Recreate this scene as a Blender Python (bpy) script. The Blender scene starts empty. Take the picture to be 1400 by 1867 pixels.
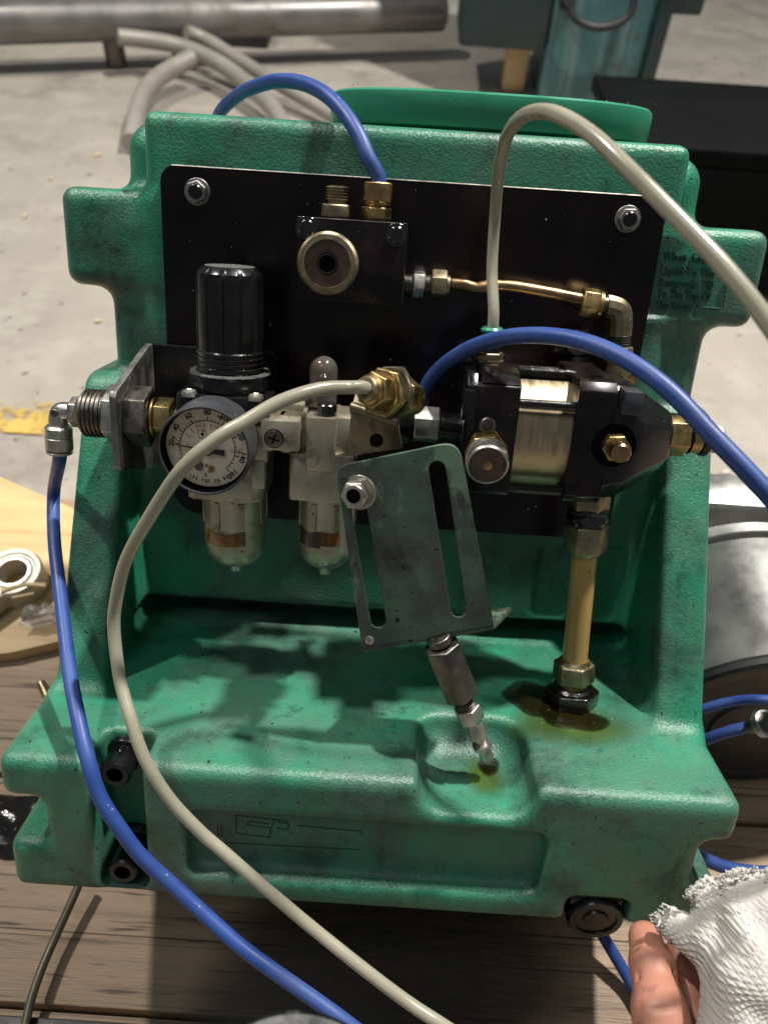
import bpy, bmesh, math, random
import numpy as np
from mathutils import Vector, Matrix
random.seed(7)
sc = bpy.context.scene
COL = sc.collection
MM = 0.001

# ------------------------------------------------------------------ frames
# unit frame (mm): x right, y away from the viewer, z up, origin at the centre of the black plate.
# The unit leans back by TILT on its rear bottom edge, which rests on the planks.
TILT = math.radians(25.0)
PITCH = math.radians(21.3)          # camera pitch relative to the unit
ROLL = math.radians(3.75)
REAR_Y, BOT_Z = 125.0, -243.0
PLANK_TOP = 150.0                   # mm above the workshop floor
ct, st = math.cos(TILT), math.sin(TILT)
LIFT = PLANK_TOP - (-REAR_Y * st + BOT_Z * ct) + 1.0
def to_world(p):                    # unit mm -> world mm
    x, y, z = p
    return Vector((x, y * ct + z * st, -y * st + z * ct + LIFT))
def dir_world(d):
    x, y, z = d
    return Vector((x, y * ct + z * st, -y * st + z * ct))
UNIT_M = Matrix.Translation((0, 0, LIFT * MM)) @ Matrix.Rotation(-TILT, 4, 'X')

# ------------------------------------------------------------------ camera
FPX, PCX, PCY = 1400.0, 700.0, 933.5
C_U = Vector((-4.21, -409.13, 76.57))
u0 = Vector((0, math.sin(PITCH), math.cos(PITCH)))
fw = Vector((0, math.cos(PITCH), -math.sin(PITCH)))
xa = Vector((1, 0, 0))
cr = math.cos(ROLL) * xa + math.sin(ROLL) * u0
cu = -math.sin(ROLL) * xa + math.cos(ROLL) * u0
cam_d = bpy.data.cameras.new('camera')
cam = bpy.data.objects.new('camera', cam_d); COL.objects.link(cam)
cam_d.sensor_fit = 'HORIZONTAL'; cam_d.sensor_width = 36; cam_d.lens = 36
cam_d.clip_start = 0.01; cam_d.clip_end = 100
cr_w, cu_w, fw_w = dir_world(cr), dir_world(cu), dir_world(fw)
Cw = to_world(C_U)
cam.matrix_world = Matrix(((cr_w.x, cu_w.x, -fw_w.x, Cw.x * MM), (cr_w.y, cu_w.y, -fw_w.y, Cw.y * MM),
                           (cr_w.z, cu_w.z, -fw_w.z, Cw.z * MM), (0, 0, 0, 1)))
cam_d.dof.use_dof = True; cam_d.dof.focus_distance = 0.355; cam_d.dof.aperture_fstop = 13
sc.camera = cam
def ray(px, py): return cr * ((px - PCX) / FPX) - cu * ((py - PCY) / FPX) + fw
def PD(px, py, depth): return C_U + ray(px, py) * depth               # unit frame, depth along the view axis
def UY(px, py, y):
    d = ray(px, py); return C_U + d * ((y - C_U.y) / d.y)
def UZ(px, py, z):
    d = ray(px, py); return C_U + d * ((z - C_U.z) / d.z)
def WZ(px, py, z):                                                     # world mm on a horizontal plane
    d = dir_world(ray(px, py)); return Cw + d * ((z - Cw.z) / d.z)
def WY(px, py, y):
    d = dir_world(ray(px, py)); return Cw + d * ((y - Cw.y) / d.y)

# ------------------------------------------------------------------ light
w = bpy.data.worlds.new('World'); sc.world = w; w.use_nodes = True
bg = w.node_tree.nodes['Background']; bg.inputs[0].default_value = (0.86, 0.95, 1.0, 1); bg.inputs[1].default_value = 0.125
def lamp(name, loc, target, watts, size, col):
    l = bpy.data.lights.new(name, 'AREA'); l.shape = 'DISK'; l.size = size; l.energy = watts; l.color = col
    o = bpy.data.objects.new(name, l); COL.objects.link(o); o.location = loc
    o.rotation_euler = (Vector(target) - Vector(loc)).to_track_quat('-Z', 'Y').to_euler()
AIM = to_world((0, -60, -90)) * MM
def lamp_from(name, d, dist, watts, size, col): lamp(name, AIM + dir_world(d).normalized() * dist, AIM, watts, size, col)
lamp_from('hall_lamp_right', (.36, -.05, 1), 2.8, 128, .11, (1.0, .97, .91))
lamp_from('hall_lamp_left', (-.55, -.10, 1), 3.2, 66, .16, (1.0, .96, .89))
lamp_from('fill_lamp_front', (-.35, -.75, 1), 3.0, 10, 1.1, (.93, .98, 1.0))  # added broad fill for the front faces, stands in for ambient light
vs = sc.view_settings; vs.view_transform = 'Standard'; vs.look = 'None'; vs.gamma = 1; vs.exposure = 0.06
vs.use_curve_mapping = False
sc.cycles.max_bounces = 6

# ------------------------------------------------------------------ materials
def mat(name, col, rough=.5, metal=0., amask=None, film=False, var=.25, vscale=90., dirt=None, bump=None, spec=.5, coat=0., speck=None,
        sss=0., trans=0., alpha=1., rvar=.12, stretch=None, streak=None, second=None):
    m = bpy.data.materials.new(name); m.use_nodes = True
    nt = m.node_tree; N = nt.nodes; L = nt.links
    b = N['Principled BSDF']
    b.inputs['Roughness'].default_value = rough; b.inputs['Metallic'].default_value = metal
    b.inputs['Specular IOR Level'].default_value = spec; b.inputs['Coat Weight'].default_value = coat
    b.inputs['Coat Roughness'].default_value = .12
    if sss: b.inputs['Subsurface Weight'].default_value = sss; b.inputs['Subsurface Radius'].default_value = (1, .6, .4); b.inputs['Subsurface Scale'].default_value = .002
    if trans: b.inputs['Transmission Weight'].default_value = trans
    if alpha < 1: b.inputs['Alpha'].default_value = alpha
    tc = N.new('ShaderNodeTexCoord'); src = tc.outputs['Object']
    if stretch:
        mp = N.new('ShaderNodeMapping'); mp.inputs['Scale'].default_value = stretch; L.new(src, mp.inputs[0]); src = mp.outputs[0]
    def noise(scale, detail=6, rough_=.6, s=None):
        n = N.new('ShaderNodeTexNoise'); n.inputs['Scale'].default_value = scale; n.inputs['Detail'].default_value = detail
        n.inputs['Roughness'].default_value = rough_; L.new(s or src, n.inputs['Vector']); return n.outputs['Fac']
    def rng(v, a, b_, c=0., d=1.):
        r = N.new('ShaderNodeMapRange'); r.inputs[1].default_value = a; r.inputs[2].default_value = b_
        r.inputs[3].default_value = c; r.inputs[4].default_value = d; L.new(v, r.inputs[0]); return r.outputs[0]
    def mix(f, a, c):
        x = N.new('ShaderNodeMix'); x.data_type = 'RGBA'
        if isinstance(f, float): x.inputs[0].default_value = f
        else: L.new(f, x.inputs[0])
        for i, v in ((6, a), (7, c)):
            if isinstance(v, tuple): x.inputs[i].default_value = (*v, 1)
            else: L.new(v, x.inputs[i])
        return x.outputs[2]
    n1 = noise(vscale)
    lo = tuple(c * (1 - var) for c in col); hi = tuple(min(1, c * (1 + var)) for c in col)
    c = mix(rng(n1, .3, .7), lo, hi)
    if second:                                           # another colour in patches: (col, lo, hi, scale)
        c = mix(rng(noise(second[3], 7, .65), second[1], second[2]), c, second[0])
    r = rng(n1, .3, .7, max(.02, rough - rvar), min(1, rough + rvar))
    if streak:                                           # (col, lo, hi, scale, stretch)
        mp2 = N.new('ShaderNodeMapping'); mp2.inputs['Scale'].default_value = streak[4]; L.new(tc.outputs['Object'], mp2.inputs[0])
        c = mix(rng(noise(streak[3], 8, .7, mp2.outputs[0]), streak[1], streak[2]), c, streak[0])
    if dirt:                                             # (col, lo, hi, scale[, roughness])
        f = rng(noise(dirt[3], 9, .72), dirt[1], dirt[2])
        c = mix(f, c, dirt[0])
        rm = N.new('ShaderNodeMix'); rm.data_type = 'FLOAT'; L.new(f, rm.inputs[0]); L.new(r, rm.inputs[2])
        rm.inputs[3].default_value = dirt[4] if len(dirt) > 4 else .6; r = rm.outputs[0]
        if metal:
            mm = N.new('ShaderNodeMath'); mm.operation = 'MULTIPLY_ADD'; L.new(f, mm.inputs[0]); mm.inputs[1].default_value = -metal; mm.inputs[2].default_value = metal
            L.new(mm.outputs[0], b.inputs['Metallic'])
    if speck:                                            # (col, lo, hi, scale)
        c = mix(rng(noise(speck[3], 3, .5), speck[1], speck[2]), c, speck[0])
    if film:
        at_ = N.new('ShaderNodeAttribute'); at_.attribute_name = 'film'; mu = N.new('ShaderNodeMath'); mu.operation = 'MULTIPLY'
        L.new(at_.outputs['Fac'], mu.inputs[0]); L.new(rng(noise(150, 5), .3, .6, alpha * .75, alpha), mu.inputs[1]); L.new(mu.outputs[0], b.inputs['Alpha'])
    if amask: L.new(rng(noise(amask[2], 8, .7), amask[0], amask[1]), b.inputs['Alpha'])
    L.new(c, b.inputs['Base Color']); L.new(r, b.inputs['Roughness'])
    if bump:                                             # list of (scale, distance mm)
        prev = None
        for s, dist in bump:
            bp = N.new('ShaderNodeBump'); bp.inputs['Distance'].default_value = dist * MM; bp.inputs['Strength'].default_value = 1
            L.new(noise(s, 4), bp.inputs['Height'])
            if prev: L.new(prev, bp.inputs['Normal'])
            prev = bp.outputs[0]
        L.new(prev, b.inputs['Normal'])
    return m

GRIME = (.012, .011, .008)
M = {}
M['green'] = mat('green_polyethylene', (.024, .200, .114), .30, var=.22, vscale=26, rvar=.10,
                 second=((.078, .142, .110), .42, .64, 9), dirt=((.010, .024, .018), .50, .71, 17, .38), speck=((.010, .016, .012), .69, .73, 330),
                 streak=((.012, .045, .032), .57, .74, 60, (1, 1, .35)), bump=[(720, .50), (260, .14)], spec=.55)
M['green_text'] = mat('shaded_moulded_letters', (.007, .040, .028), .4, var=.3)  # darker green paints in the shade of the moulded letters
M['green_lid'] = mat('green_lid_plastic', (.026, .205, .118), .33, var=.12, vscale=30, dirt=((.01, .05, .03), .64, .78, 40), bump=[(500, .1)])
M['plate'] = mat('black_painted_plate', (.0032, .0022, .0026), .22, var=.3, vscale=25, second=((.014, .0058, .0058), .44, .7, 11), spec=.30,
                 speck=((.16, .15, .14), .745, .77, 520), bump=[(300, .02), (40, .05)], rvar=.1)
M['black'] = mat('black_anodised', (.0045, .0038, .004), .26, var=.35, vscale=60, second=((.020, .0105, .0095), .50, .72, 35), spec=.32,
                 speck=((.14, .14, .14), .74, .78, 600), bump=[(900, .03)])
M['black_cast'] = mat('oily_black_casting', (.006, .006, .0065), .22, var=.4, vscale=120, spec=.45, bump=[(1500, .06)], speck=((.3, .3, .3), .72, .78, 1300))
M['black_plastic'] = mat('black_plastic', (.0055, .0055, .006), .27, var=.3, vscale=80, spec=.42, bump=[(700, .06)], dirt=((.035, .03, .024), .64, .8, 160, .5))
M['black_oily'] = mat('oil_wet_black', (.006, .005, .004), .10, var=.4, vscale=200, spec=.7, bump=[(500, .25)], coat=.6)
M['brass'] = mat('grimy_brass', (.42, .29, .125), .33, 1., var=.22, vscale=150, dirt=(GRIME, .555, .74, 210, .35), bump=[(900, .04)])
M['brass_dull'] = mat('dull_plated_brass', (.34, .285, .175), .40, 1., var=.28, vscale=140, dirt=((.02, .017, .01), .53, .72, 190, .4), bump=[(800, .05)])
M['brass_cyl'] = mat('brushed_brass_cylinder', (.47, .37, .235), .42, 1., var=.18, vscale=60, stretch=(9, 1, 1), dirt=((.03, .022, .012), .58, .78, 45, .45), bump=[(220, .05)])
M['steel'] = mat('zinc_steel', (.52, .50, .46), .36, 1., var=.2, vscale=120, dirt=((.035, .03, .024), .57, .74, 170, .5), bump=[(900, .03)])
M['steel_dark'] = mat('dark_steel', (.17, .155, .14), .38, 1., var=.3, vscale=130, dirt=(GRIME, .54, .72, 160, .4), bump=[(900, .04)])
M['steel_plate'] = mat('bare_steel_sheet', (.26, .25, .235), .45, 1., var=.25, vscale=70, dirt=((.02, .018, .015), .56, .75, 60, .5), bump=[(700, .03)])
M['cast'] = mat('dull_silver_casting', (.46, .42, .33), .36, .75, var=.14, vscale=60, dirt=((.075, .048, .022), .55, .72, 70, .45),
                speck=((.03, .02, .01), .70, .73, 260), bump=[(1100, .06)], second=((.33, .275, .18), .47, .70, 26))
M['bracket_brown'] = mat('brown_bracket_metal', (.20, .165, .115), .42, .8, var=.3, vscale=80, dirt=((.02, .015, .01), .54, .72, 110, .45), bump=[(900, .05)])
M['bracket_green'] = mat('scuffed_green_paint_on_steel', (.070, .112, .082), .36, .2, var=.22, vscale=45, second=((.062, .068, .058), .44, .58, 30),
                         dirt=((.022, .022, .019), .54, .70, 34, .35), speck=((.010, .010, .008), .67, .70, 300), bump=[(120, .15), (700, .05)],
                         streak=((.135, .215, .150), .54, .60, 42, (1, 1, .5)))
M['amber'] = mat('amber_bowl_glass', (.20, .085, .018), .12, var=.6, vscale=70, dirt=((.03, .012, .004), .52, .7, 60, .12), coat=.5)
M['window_dark'] = mat('dark_oil_glass', (.045, .022, .01), .08, var=.5, vscale=50, coat=.5)
M['dome'] = mat('smoky_clear_dome', (.13, .12, .11), .16, var=.15, vscale=50, coat=.6, dirt=((.12, .065, .045), .50, .72, 60, .2), alpha=.62)
M['copper'] = mat('tarnished_copper', (.36, .225, .115), .33, 1., var=.28, vscale=90, dirt=((.03, .02, .012), .57, .75, 120, .4), bump=[(500, .06)])
M['tan_tube'] = mat('aged_yellow_nylon', (.43, .275, .085), .30, var=.15, vscale=45, sss=.15, speck=((.05, .03, .01), .70, .73, 260), stretch=(1, 1, .5), coat=.2)
M['blue'] = mat('blue_polyurethane', (.022, .060, .245), .48, var=.16, vscale=40, speck=((.22, .27, .40), .725, .75, 300), bump=[(300, .06)],
                second=((.045, .085, .235), .48, .75, 20))
M['white_tube'] = mat('milky_nylon_tube', (.46, .435, .33), .24, var=.14, vscale=20, sss=.3, trans=.38, coat=.1, second=((.37, .36, .19), .56, .8, 13), speck=((.16, .09, .05), .735, .755, 260))
M['dial'] = mat('stained_dial_paper', (.78, .67, .53), .5, var=.12, vscale=70, dirt=((.30, .16, .07), .53, .72, 100, .5), speck=((.14, .07, .03), .65, .69, 400))
M['ink'] = mat('black_ink', (.012, .012, .014), .5, var=.1)
M['ink_brown'] = mat('rust_brown_ink', (.27, .105, .035), .5, var=.2)
M['gauge_case'] = mat('dark_grey_gauge_case', (.055, .058, .064), .34, .25, var=.3, vscale=60, spec=.5, bump=[(900, .05)], speck=((.25, .25, .25), .74, .77, 500))
M['knob_brown'] = mat('oiled_brown_disc', (.085, .045, .028), .24, var=.35, vscale=120, coat=.3, speck=((.01, .008, .006), .64, .7, 300))
M['hole'] = mat('bore_black', (.002, .002, .002), .7, var=.1, spec=.05)
M['oil'] = mat('brown_oil', (.010, .007, .0015), .03, var=.3, vscale=60, spec=.8, alpha=.93, rvar=.01, film=True, coat=1., bump=[(140, .12)])
M['oil_soak_shade'] = mat('oil_and_shadow_on_wood', (.018, .012, .008), .5, var=.4, vscale=30, alpha=.86, stretch=(.6, 5, 1), film=True)  # oil tone, kept dark to paint in shadow as well
M['oil_film'] = mat('thin_yellow_oil', (.075, .110, .004), .06, var=.3, vscale=40, spec=.6, alpha=.62, rvar=.02, film=True)
M['concrete'] = mat('workshop_concrete', (.335, .300, .256), .58, var=.14, vscale=3.2, dirt=((.185, .162, .138), .52, .74, 5, .5), speck=((.12, .10, .085), .68, .72, 45),
                    second=((.40, .365, .315), .50, .72, 11), streak=((.20, .18, .155), .62, .70, 6, (1, .3, 1)), bump=[(120, .4)])
M['yellow'] = mat('worn_yellow_paint', (.55, .37, .09), .55, var=.2, vscale=12, amask=(.505, .575, 9))
M['wood'] = mat('weathered_plank', (.310, .215, .142), .60, var=.24, vscale=7, stretch=(.5, 9, 3), dirt=((.085, .055, .037), .53, .72, 9, .55),
                streak=((.036, .023, .016), .590, .625, 15, (.055, 26, 3)), bump=[(30, .8), (120, .3)], second=((.46, .335, .215), .50, .74, 4),
                speck=((.085, .055, .036), .61, .70, 36))
M['wood_side'] = mat('plank_edge', (.16, .11, .07), .7, var=.3, vscale=20)
M['ply'] = mat('yellow_plywood', (.56, .38, .185), .5, var=.13, vscale=14, stretch=(1, 4, 1), streak=((.44, .27, .11), .52, .70, 16, (.5, 5, 1)), bump=[(60, .1)])
M['tarp'] = mat('black_plastic_sheet', (.012, .010, .009), .22, var=.4, vscale=40, spec=.6, bump=[(25, 2.5), (90, .8)], speck=((.3, .28, .25), .72, .74, 300))
M['chip'] = mat('pale_wood_splinter', (.62, .47, .26), .6, var=.2, vscale=200)
M['teal'] = mat('teal_machine_paint', (.045, .125, .130), .42, var=.25, vscale=8, streak=((.30, .33, .30), .52, .76, 4, (7, 7, .4)), dirt=((.05, .035, .02), .58, .75, 9, .5))
M['teal_dark'] = mat('dark_teal_cabinet', (.012, .030, .032), .4, var=.3, vscale=8)
M['beam'] = mat('black_machine_bed', (.003, .0036, .0036), .7, var=.4, vscale=6, dirt=((.010, .010, .009), .55, .75, 9, .7), spec=.08)
M['pipe'] = mat('grey_steel_pipe', (.21, .20, .19), .42, .6, var=.2, vscale=9, dirt=((.10, .075, .06), .54, .72, 10, .5))
M['pipe_light'] = mat('pale_grey_tube', (.30, .275, .24), .5, .2, var=.15, vscale=10)
M['alu'] = mat('machined_aluminium', (.52, .51, .49), .35, .85, var=.15, vscale=25, bump=[(600, .03)], second=((.38, .37, .35), .5, .7, 30))
M['dull_alu'] = mat('dull_grey_casting', (.20, .197, .19), .36, .7, var=.25, vscale=30, dirt=((.045, .042, .038), .54, .72, 30, .5))
M['rubber'] = mat('black_rubber_face', (.016, .016, .017), .5, var=.3, vscale=50, bump=[(500, .1)])
M['zinc'] = mat('rod_end_casting', (.56, .52, .44), .42, .35, var=.12, vscale=70, dirt=((.25, .2, .15), .6, .78, 90, .5), bump=[(900, .06)])
M['skin'] = mat('oily_skin', (.44, .200, .135), .44, var=.12, vscale=30, sss=.25, dirt=((.13, .065, .05), .56, .74, 55, .5), second=((.40, .165, .135), .5, .7, 25), bump=[(1100, .10), (260, .10)])
M['knit'] = mat('white_cotton_knit', (.50, .475, .44), .9, var=.08, vscale=120, spec=.15, sss=.15, bump=[(2500, .12)])
M['steel_worn'] = mat('worn_dark_flange_steel', (.15, .148, .145), .34, 1., var=.3, vscale=80, dirt=((.03, .028, .025), .52, .68, 120, .5), bump=[(500, .1)])
M['dusty'] = mat('dusty_black_plastic', (.075, .074, .070), .6, var=.4, vscale=400, speck=((.25, .24, .22), .60, .66, 900), dirt=((.012, .012, .012), .52, .64, 250, .4))
M['red'] = mat('red_plastic', (.5, .02, .03), .4)
M['washer'] = mat('stainless_nut', (.50, .46, .40), .36, .9, var=.18, vscale=150, dirt=((.10, .08, .05), .6, .76, 200, .4))
M['rod'] = mat('olive_brown_hose', (.085, .072, .045), .35, var=.2, vscale=60, coat=.1)

# ------------------------------------------------------------------ mesh helpers
def orth(d):
    d = Vector(d).normalized()
    a = Vector((0, 0, 1)) if abs(d.z) < .9 else Vector((0, 1, 0))
    s = a.cross(d).normalized(); return s, d.cross(s).normalized(), d
def mesh_from(verts, faces, name):
    me = bpy.data.meshes.new(name); me.from_pydata([(v[0] * MM, v[1] * MM, v[2] * MM) for v in verts], [], faces); return me
ANG = math.radians(32)
def link(name, me, m, parent=None, frame='unit', smooth=True, angle=ANG):
    if smooth:
        me.polygons.foreach_set('use_smooth', [True] * len(me.polygons)); me.set_sharp_from_angle(angle=angle)
    me.materials.clear(); me.materials.append(M[m] if isinstance(m, str) else m)
    o = bpy.data.objects.new(name, me); COL.objects.link(o)
    if parent is not None: o.parent = parent
    elif frame == 'unit': o.matrix_world = UNIT_M
    return o
class B:
    """collects primitives in mm, then links ONE mesh object"""
    def __init__(s): s.bm = bmesh.new()
    def add(s, verts, faces, bevel=0, seg=2):
        b2 = bmesh.new(); vs_ = [b2.verts.new(v) for v in verts]
        for f in faces:
            try: b2.faces.new([vs_[i] for i in f])
            except ValueError: pass
        bmesh.ops.recalc_face_normals(b2, faces=b2.faces)
        if bevel:
            es = [e for e in b2.edges if len(e.link_faces) == 2 and e.calc_face_angle(0) > .45]
            bmesh.ops.bevel(b2, geom=es, offset=bevel, segments=seg, profile=.5, affect='EDGES', clamp_overlap=True)
        tmp = bpy.data.meshes.new('t'); b2.to_mesh(tmp); b2.free(); s.bm.from_mesh(tmp); bpy.data.meshes.remove(tmp); return s
    def box(s, lo, hi, bevel=.6, seg=2, mtx=None):
        (a, b_, c), (d, e, f) = lo, hi
        v = [Vector(q) for q in ((a, b_, c), (d, b_, c), (d, e, c), (a, e, c), (a, b_, f), (d, b_, f), (d, e, f), (a, e, f))]
        if mtx is not None: v = [mtx @ q for q in v]
        return s.add(v, [(0, 3, 2, 1), (4, 5, 6, 7), (0, 1, 5, 4), (1, 2, 6, 5), (2, 3, 7, 6), (3, 0, 4, 7)], bevel, seg)
    def lathe(s, p, d, prof, n=32, caps=True, ph=0):
        sx, sy, dz = orth(d); p = Vector(p); v = []; f = []
        for t, r in prof:
            for k in range(n):
                a = 2 * math.pi * k / n + ph; v.append(p + dz * t + sx * (r * math.cos(a)) + sy * (r * math.sin(a)))
        for i in range(len(prof) - 1):
            for k in range(n): f.append((i * n + k, i * n + (k + 1) % n, (i + 1) * n + (k + 1) % n, (i + 1) * n + k))
        if caps: f.append(tuple(range(n))[::-1]); f.append(tuple((len(prof) - 1) * n + k for k in range(n)))
        return s.add(v, f)
    def cyl(s, p, d, l, r, n=32, ch=.3): return s.lathe(p, d, [(0, r - ch), (ch, r), (l - ch, r), (l, r - ch)], n)
    def ring(s, p, d, l, r, ri, n=40, ch=.3):
        return s.lathe(p, d, [(0, ri), (0, r - ch), (ch, r), (l - ch, r), (l, r - ch), (l, ri), (0, ri)], n, caps=False)
    def hexa(s, p, d, l, af, ph=0, bevel=.35, n=6):
        r = af / 2 / math.cos(math.pi / n); k = .88
        sx, sy, dz = orth(d); p = Vector(p); v = []; f = []
        # prism with chamfered corners: inner circle-ish ends
        for t, rr in ((0, r * .93), (min(.8, l * .2), r), (l - min(.8, l * .2), r), (l, r * .93)):
            for i in range(n):
                a = 2 * math.pi * i / n + ph; v.append(p + dz * t + sx * (rr * math.cos(a)) + sy * (rr * math.sin(a)))
        for i in range(3):
            for q in range(n): f.append((i * n + q, i * n + (q + 1) % n, (i + 1) * n + (q + 1) % n, (i + 1) * n + q))
        f.append(tuple(range(n))[::-1]); f.append(tuple(3 * n + q for q in range(n)))
        return s.add(v, f, bevel)
    def thread(s, p, d, l, r, pitch=1.4, depth=.7, n=28):
        k = max(2, int(round(l / pitch))); pr = [(0, r - depth)]
        for i in range(k):
            t = l * i / k; q = l / k; pr += [(t + q * .2, r - depth), (t + q * .45, r), (t + q * .65, r), (t + q * .9, r - depth)]
        pr.append((l, r - depth)); return s.lathe(p, d, pr, n)
    def tube(s, pts, r, n=14, step=3., caps=True, radii=None):
        pts = [Vector(q) for q in pts]; path = []; rad = []
        ext = [pts[0] * 2 - pts[1]] + pts + [pts[-1] * 2 - pts[-2]]
        rr = radii or [r] * len(pts); rx = [rr[0]] + list(rr) + [rr[-1]]
        for i in range(1, len(ext) - 2):
            a, b_, c, d = ext[i - 1:i + 3]; k = max(2, int((c - b_).length / step))
            for j in range(k):
                t = j / k
                path.append(.5 * ((2 * b_) + (c - a) * t + (2 * a - 5 * b_ + 4 * c - d) * t * t + (3 * b_ - a - 3 * c + d) * t ** 3))
                rad.append(rx[i] * (1 - t) + rx[i + 1] * t)
        path.append(pts[-1]); rad.append(rr[-1])
        v = []; f = []; T = (path[1] - path[0]).normalized(); sx, sy, _ = orth(T)
        for i, q in enumerate(path):
            t2 = (path[min(i + 1, len(path) - 1)] - path[max(i - 1, 0)]).normalized()
            rot = T.rotation_difference(t2); sx = rot @ sx; sy = rot @ sy; T = t2
            for k in range(n):
                a = 2 * math.pi * k / n; v.append(q + sx * (rad[i] * math.cos(a)) + sy * (rad[i] * math.sin(a)))
        for i in range(len(path) - 1):
            for k in range(n): f.append((i * n + k, i * n + (k + 1) % n, (i + 1) * n + (k + 1) % n, (i + 1) * n + k))
        if caps: f.append(tuple(range(n))[::-1]); f.append(tuple((len(path) - 1) * n + k for k in range(n)))
        return s.add(v, f)
    def extrude(s, poly, p, sx, sy, d, depth, bevel=0, seg=2):
        p, sx, sy, d = Vector(p), Vector(sx), Vector(sy), Vector(d); n = len(poly)
        v = [p + sx * a + sy * b_ for a, b_ in poly] + [p + sx * a + sy * b_ + d * depth for a, b_ in poly]
        f = [tuple(range(n)), tuple(range(n, 2 * n))[::-1]] + [(i, (i + 1) % n, n + (i + 1) % n, n + i) for i in range(n)]
        return s.add(v, f, bevel, seg)
    def mesh(s, me, mtx):
        me = me.copy(); me.transform(mtx); s.bm.from_mesh(me); bpy.data.meshes.remove(me); return s
    def obj(s, name, m, parent=None, frame='unit', angle=ANG):
        bmesh.ops.scale(s.bm, vec=(MM, MM, MM), verts=s.bm.verts)
        me = bpy.data.meshes.new(name); s.bm.to_mesh(me); s.bm.free()
        return link(name, me, m, parent, frame, True, angle)
def tag(o, label=None, cat=None, group=None, kind=None):
    if label: o['label'] = label
    if cat: o['category'] = cat
    if group: o['group'] = group
    if kind: o['kind'] = kind
    return o
def empty(name, mtx=None):
    o = bpy.data.objects.new(name, None); COL.objects.link(o); o.empty_display_size = .02
    if mtx is not None: o.matrix_world = mtx
    return o
X, Y, Z = Vector((1, 0, 0)), Vector((0, 1, 0)), Vector((0, 0, 1))
def text_mesh(s, width=None, height=1., depth=.05, bold=0):
    c = bpy.data.curves.new('t', 'FONT'); c.body = s; c.size = 1; c.extrude = depth; c.offset = bold; c.resolution_u = 3
    c.align_x = 'LEFT'
    o = bpy.data.objects.new('t', c); me = bpy.data.meshes.new_from_object(o)
    xs = [v.co.x for v in me.vertices]; ys = [v.co.y for v in me.vertices]
    x0, x1, y0, y1 = min(xs), max(xs), 0, .7
    kx = (width / (x1 - x0)) if width else height / .7
    me.transform(Matrix.Diagonal((kx, height / .7, 1, 1)) @ Matrix.Translation((-x0, 0, 0)))
    bpy.data.objects.remove(o); bpy.data.curves.remove(c); return me
def curve_plate(loops, thick, bev=.25):
    """filled outline with holes, lying in local xy, centred on z=0"""
    c = bpy.data.curves.new('t', 'CURVE'); c.dimensions = '2D'; c.fill_mode = 'BOTH'; c.extrude = thick / 2 - bev; c.bevel_depth = bev; c.bevel_resolution = 1; c.offset = -bev
    for lp in loops:
        sp = c.splines.new('POLY'); sp.points.add(len(lp) - 1); sp.use_cyclic_u = True
        for p_, q in zip(sp.points, lp): p_.co = (q[0], q[1], 0, 1)
    o = bpy.data.objects.new('t', c); me = bpy.data.meshes.new_from_object(o)
    bpy.data.objects.remove(o); bpy.data.curves.remove(c); return me
def rrect(x0, y0, x1, y1, r, n=6):
    r = [r] * 4 if not isinstance(r, (list, tuple)) else r; out = []
    for (cx, cy, a0), q in zip(((x1, y1, 0), (x0, y1, 90), (x0, y0, 180), (x1, y0, 270)), r):
        sx = -1 if cx == x1 else 1; sy = -1 if cy == y1 else 1
        for k in range(n + 1):
            a = math.radians(a0 + 90 * k / n); out.append((cx + sx * q + q * math.cos(a), cy + sy * q + q * math.sin(a)))
    return out

# signed-distance modelling: smooth unions on a grid, then surface nets
def sd_box(P, lo, hi, r):
    q = [np.abs(p - (a + b) / 2) - ((b - a) / 2 - r) for p, a, b in zip(P, lo, hi)]
    out = np.sqrt(sum(np.maximum(v, 0) ** 2 for v in q)); return out + np.minimum(np.maximum(np.maximum(q[0], q[1]), q[2]), 0) - r
def sd_cap(P, a, b, ra, rb):
    a = np.array(a, np.float32); b = np.array(b, np.float32); d = b - a; L2 = float(d @ d) + 1e-9
    t = np.clip(sum((p - q) * k for p, q, k in zip(P, a, d)) / L2, 0, 1)
    return np.sqrt(sum((p - q - k * t) ** 2 for p, q, k in zip(P, a, d))) - (ra + (rb - ra) * t)
def smin(a, b, k):
    h = np.clip(.5 + .5 * (b - a) / k, 0, 1); return b + (a - b) * h - k * h * (1 - h)
def smax(a, b, k): return -smin(-a, -b, k)
def grid(lo, hi, h):
    ax = [np.arange(a, b + h, h, dtype=np.float32) for a, b in zip(lo, hi)]
    return ax, (ax[0][:, None, None], ax[1][None, :, None], ax[2][None, None, :])
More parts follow.
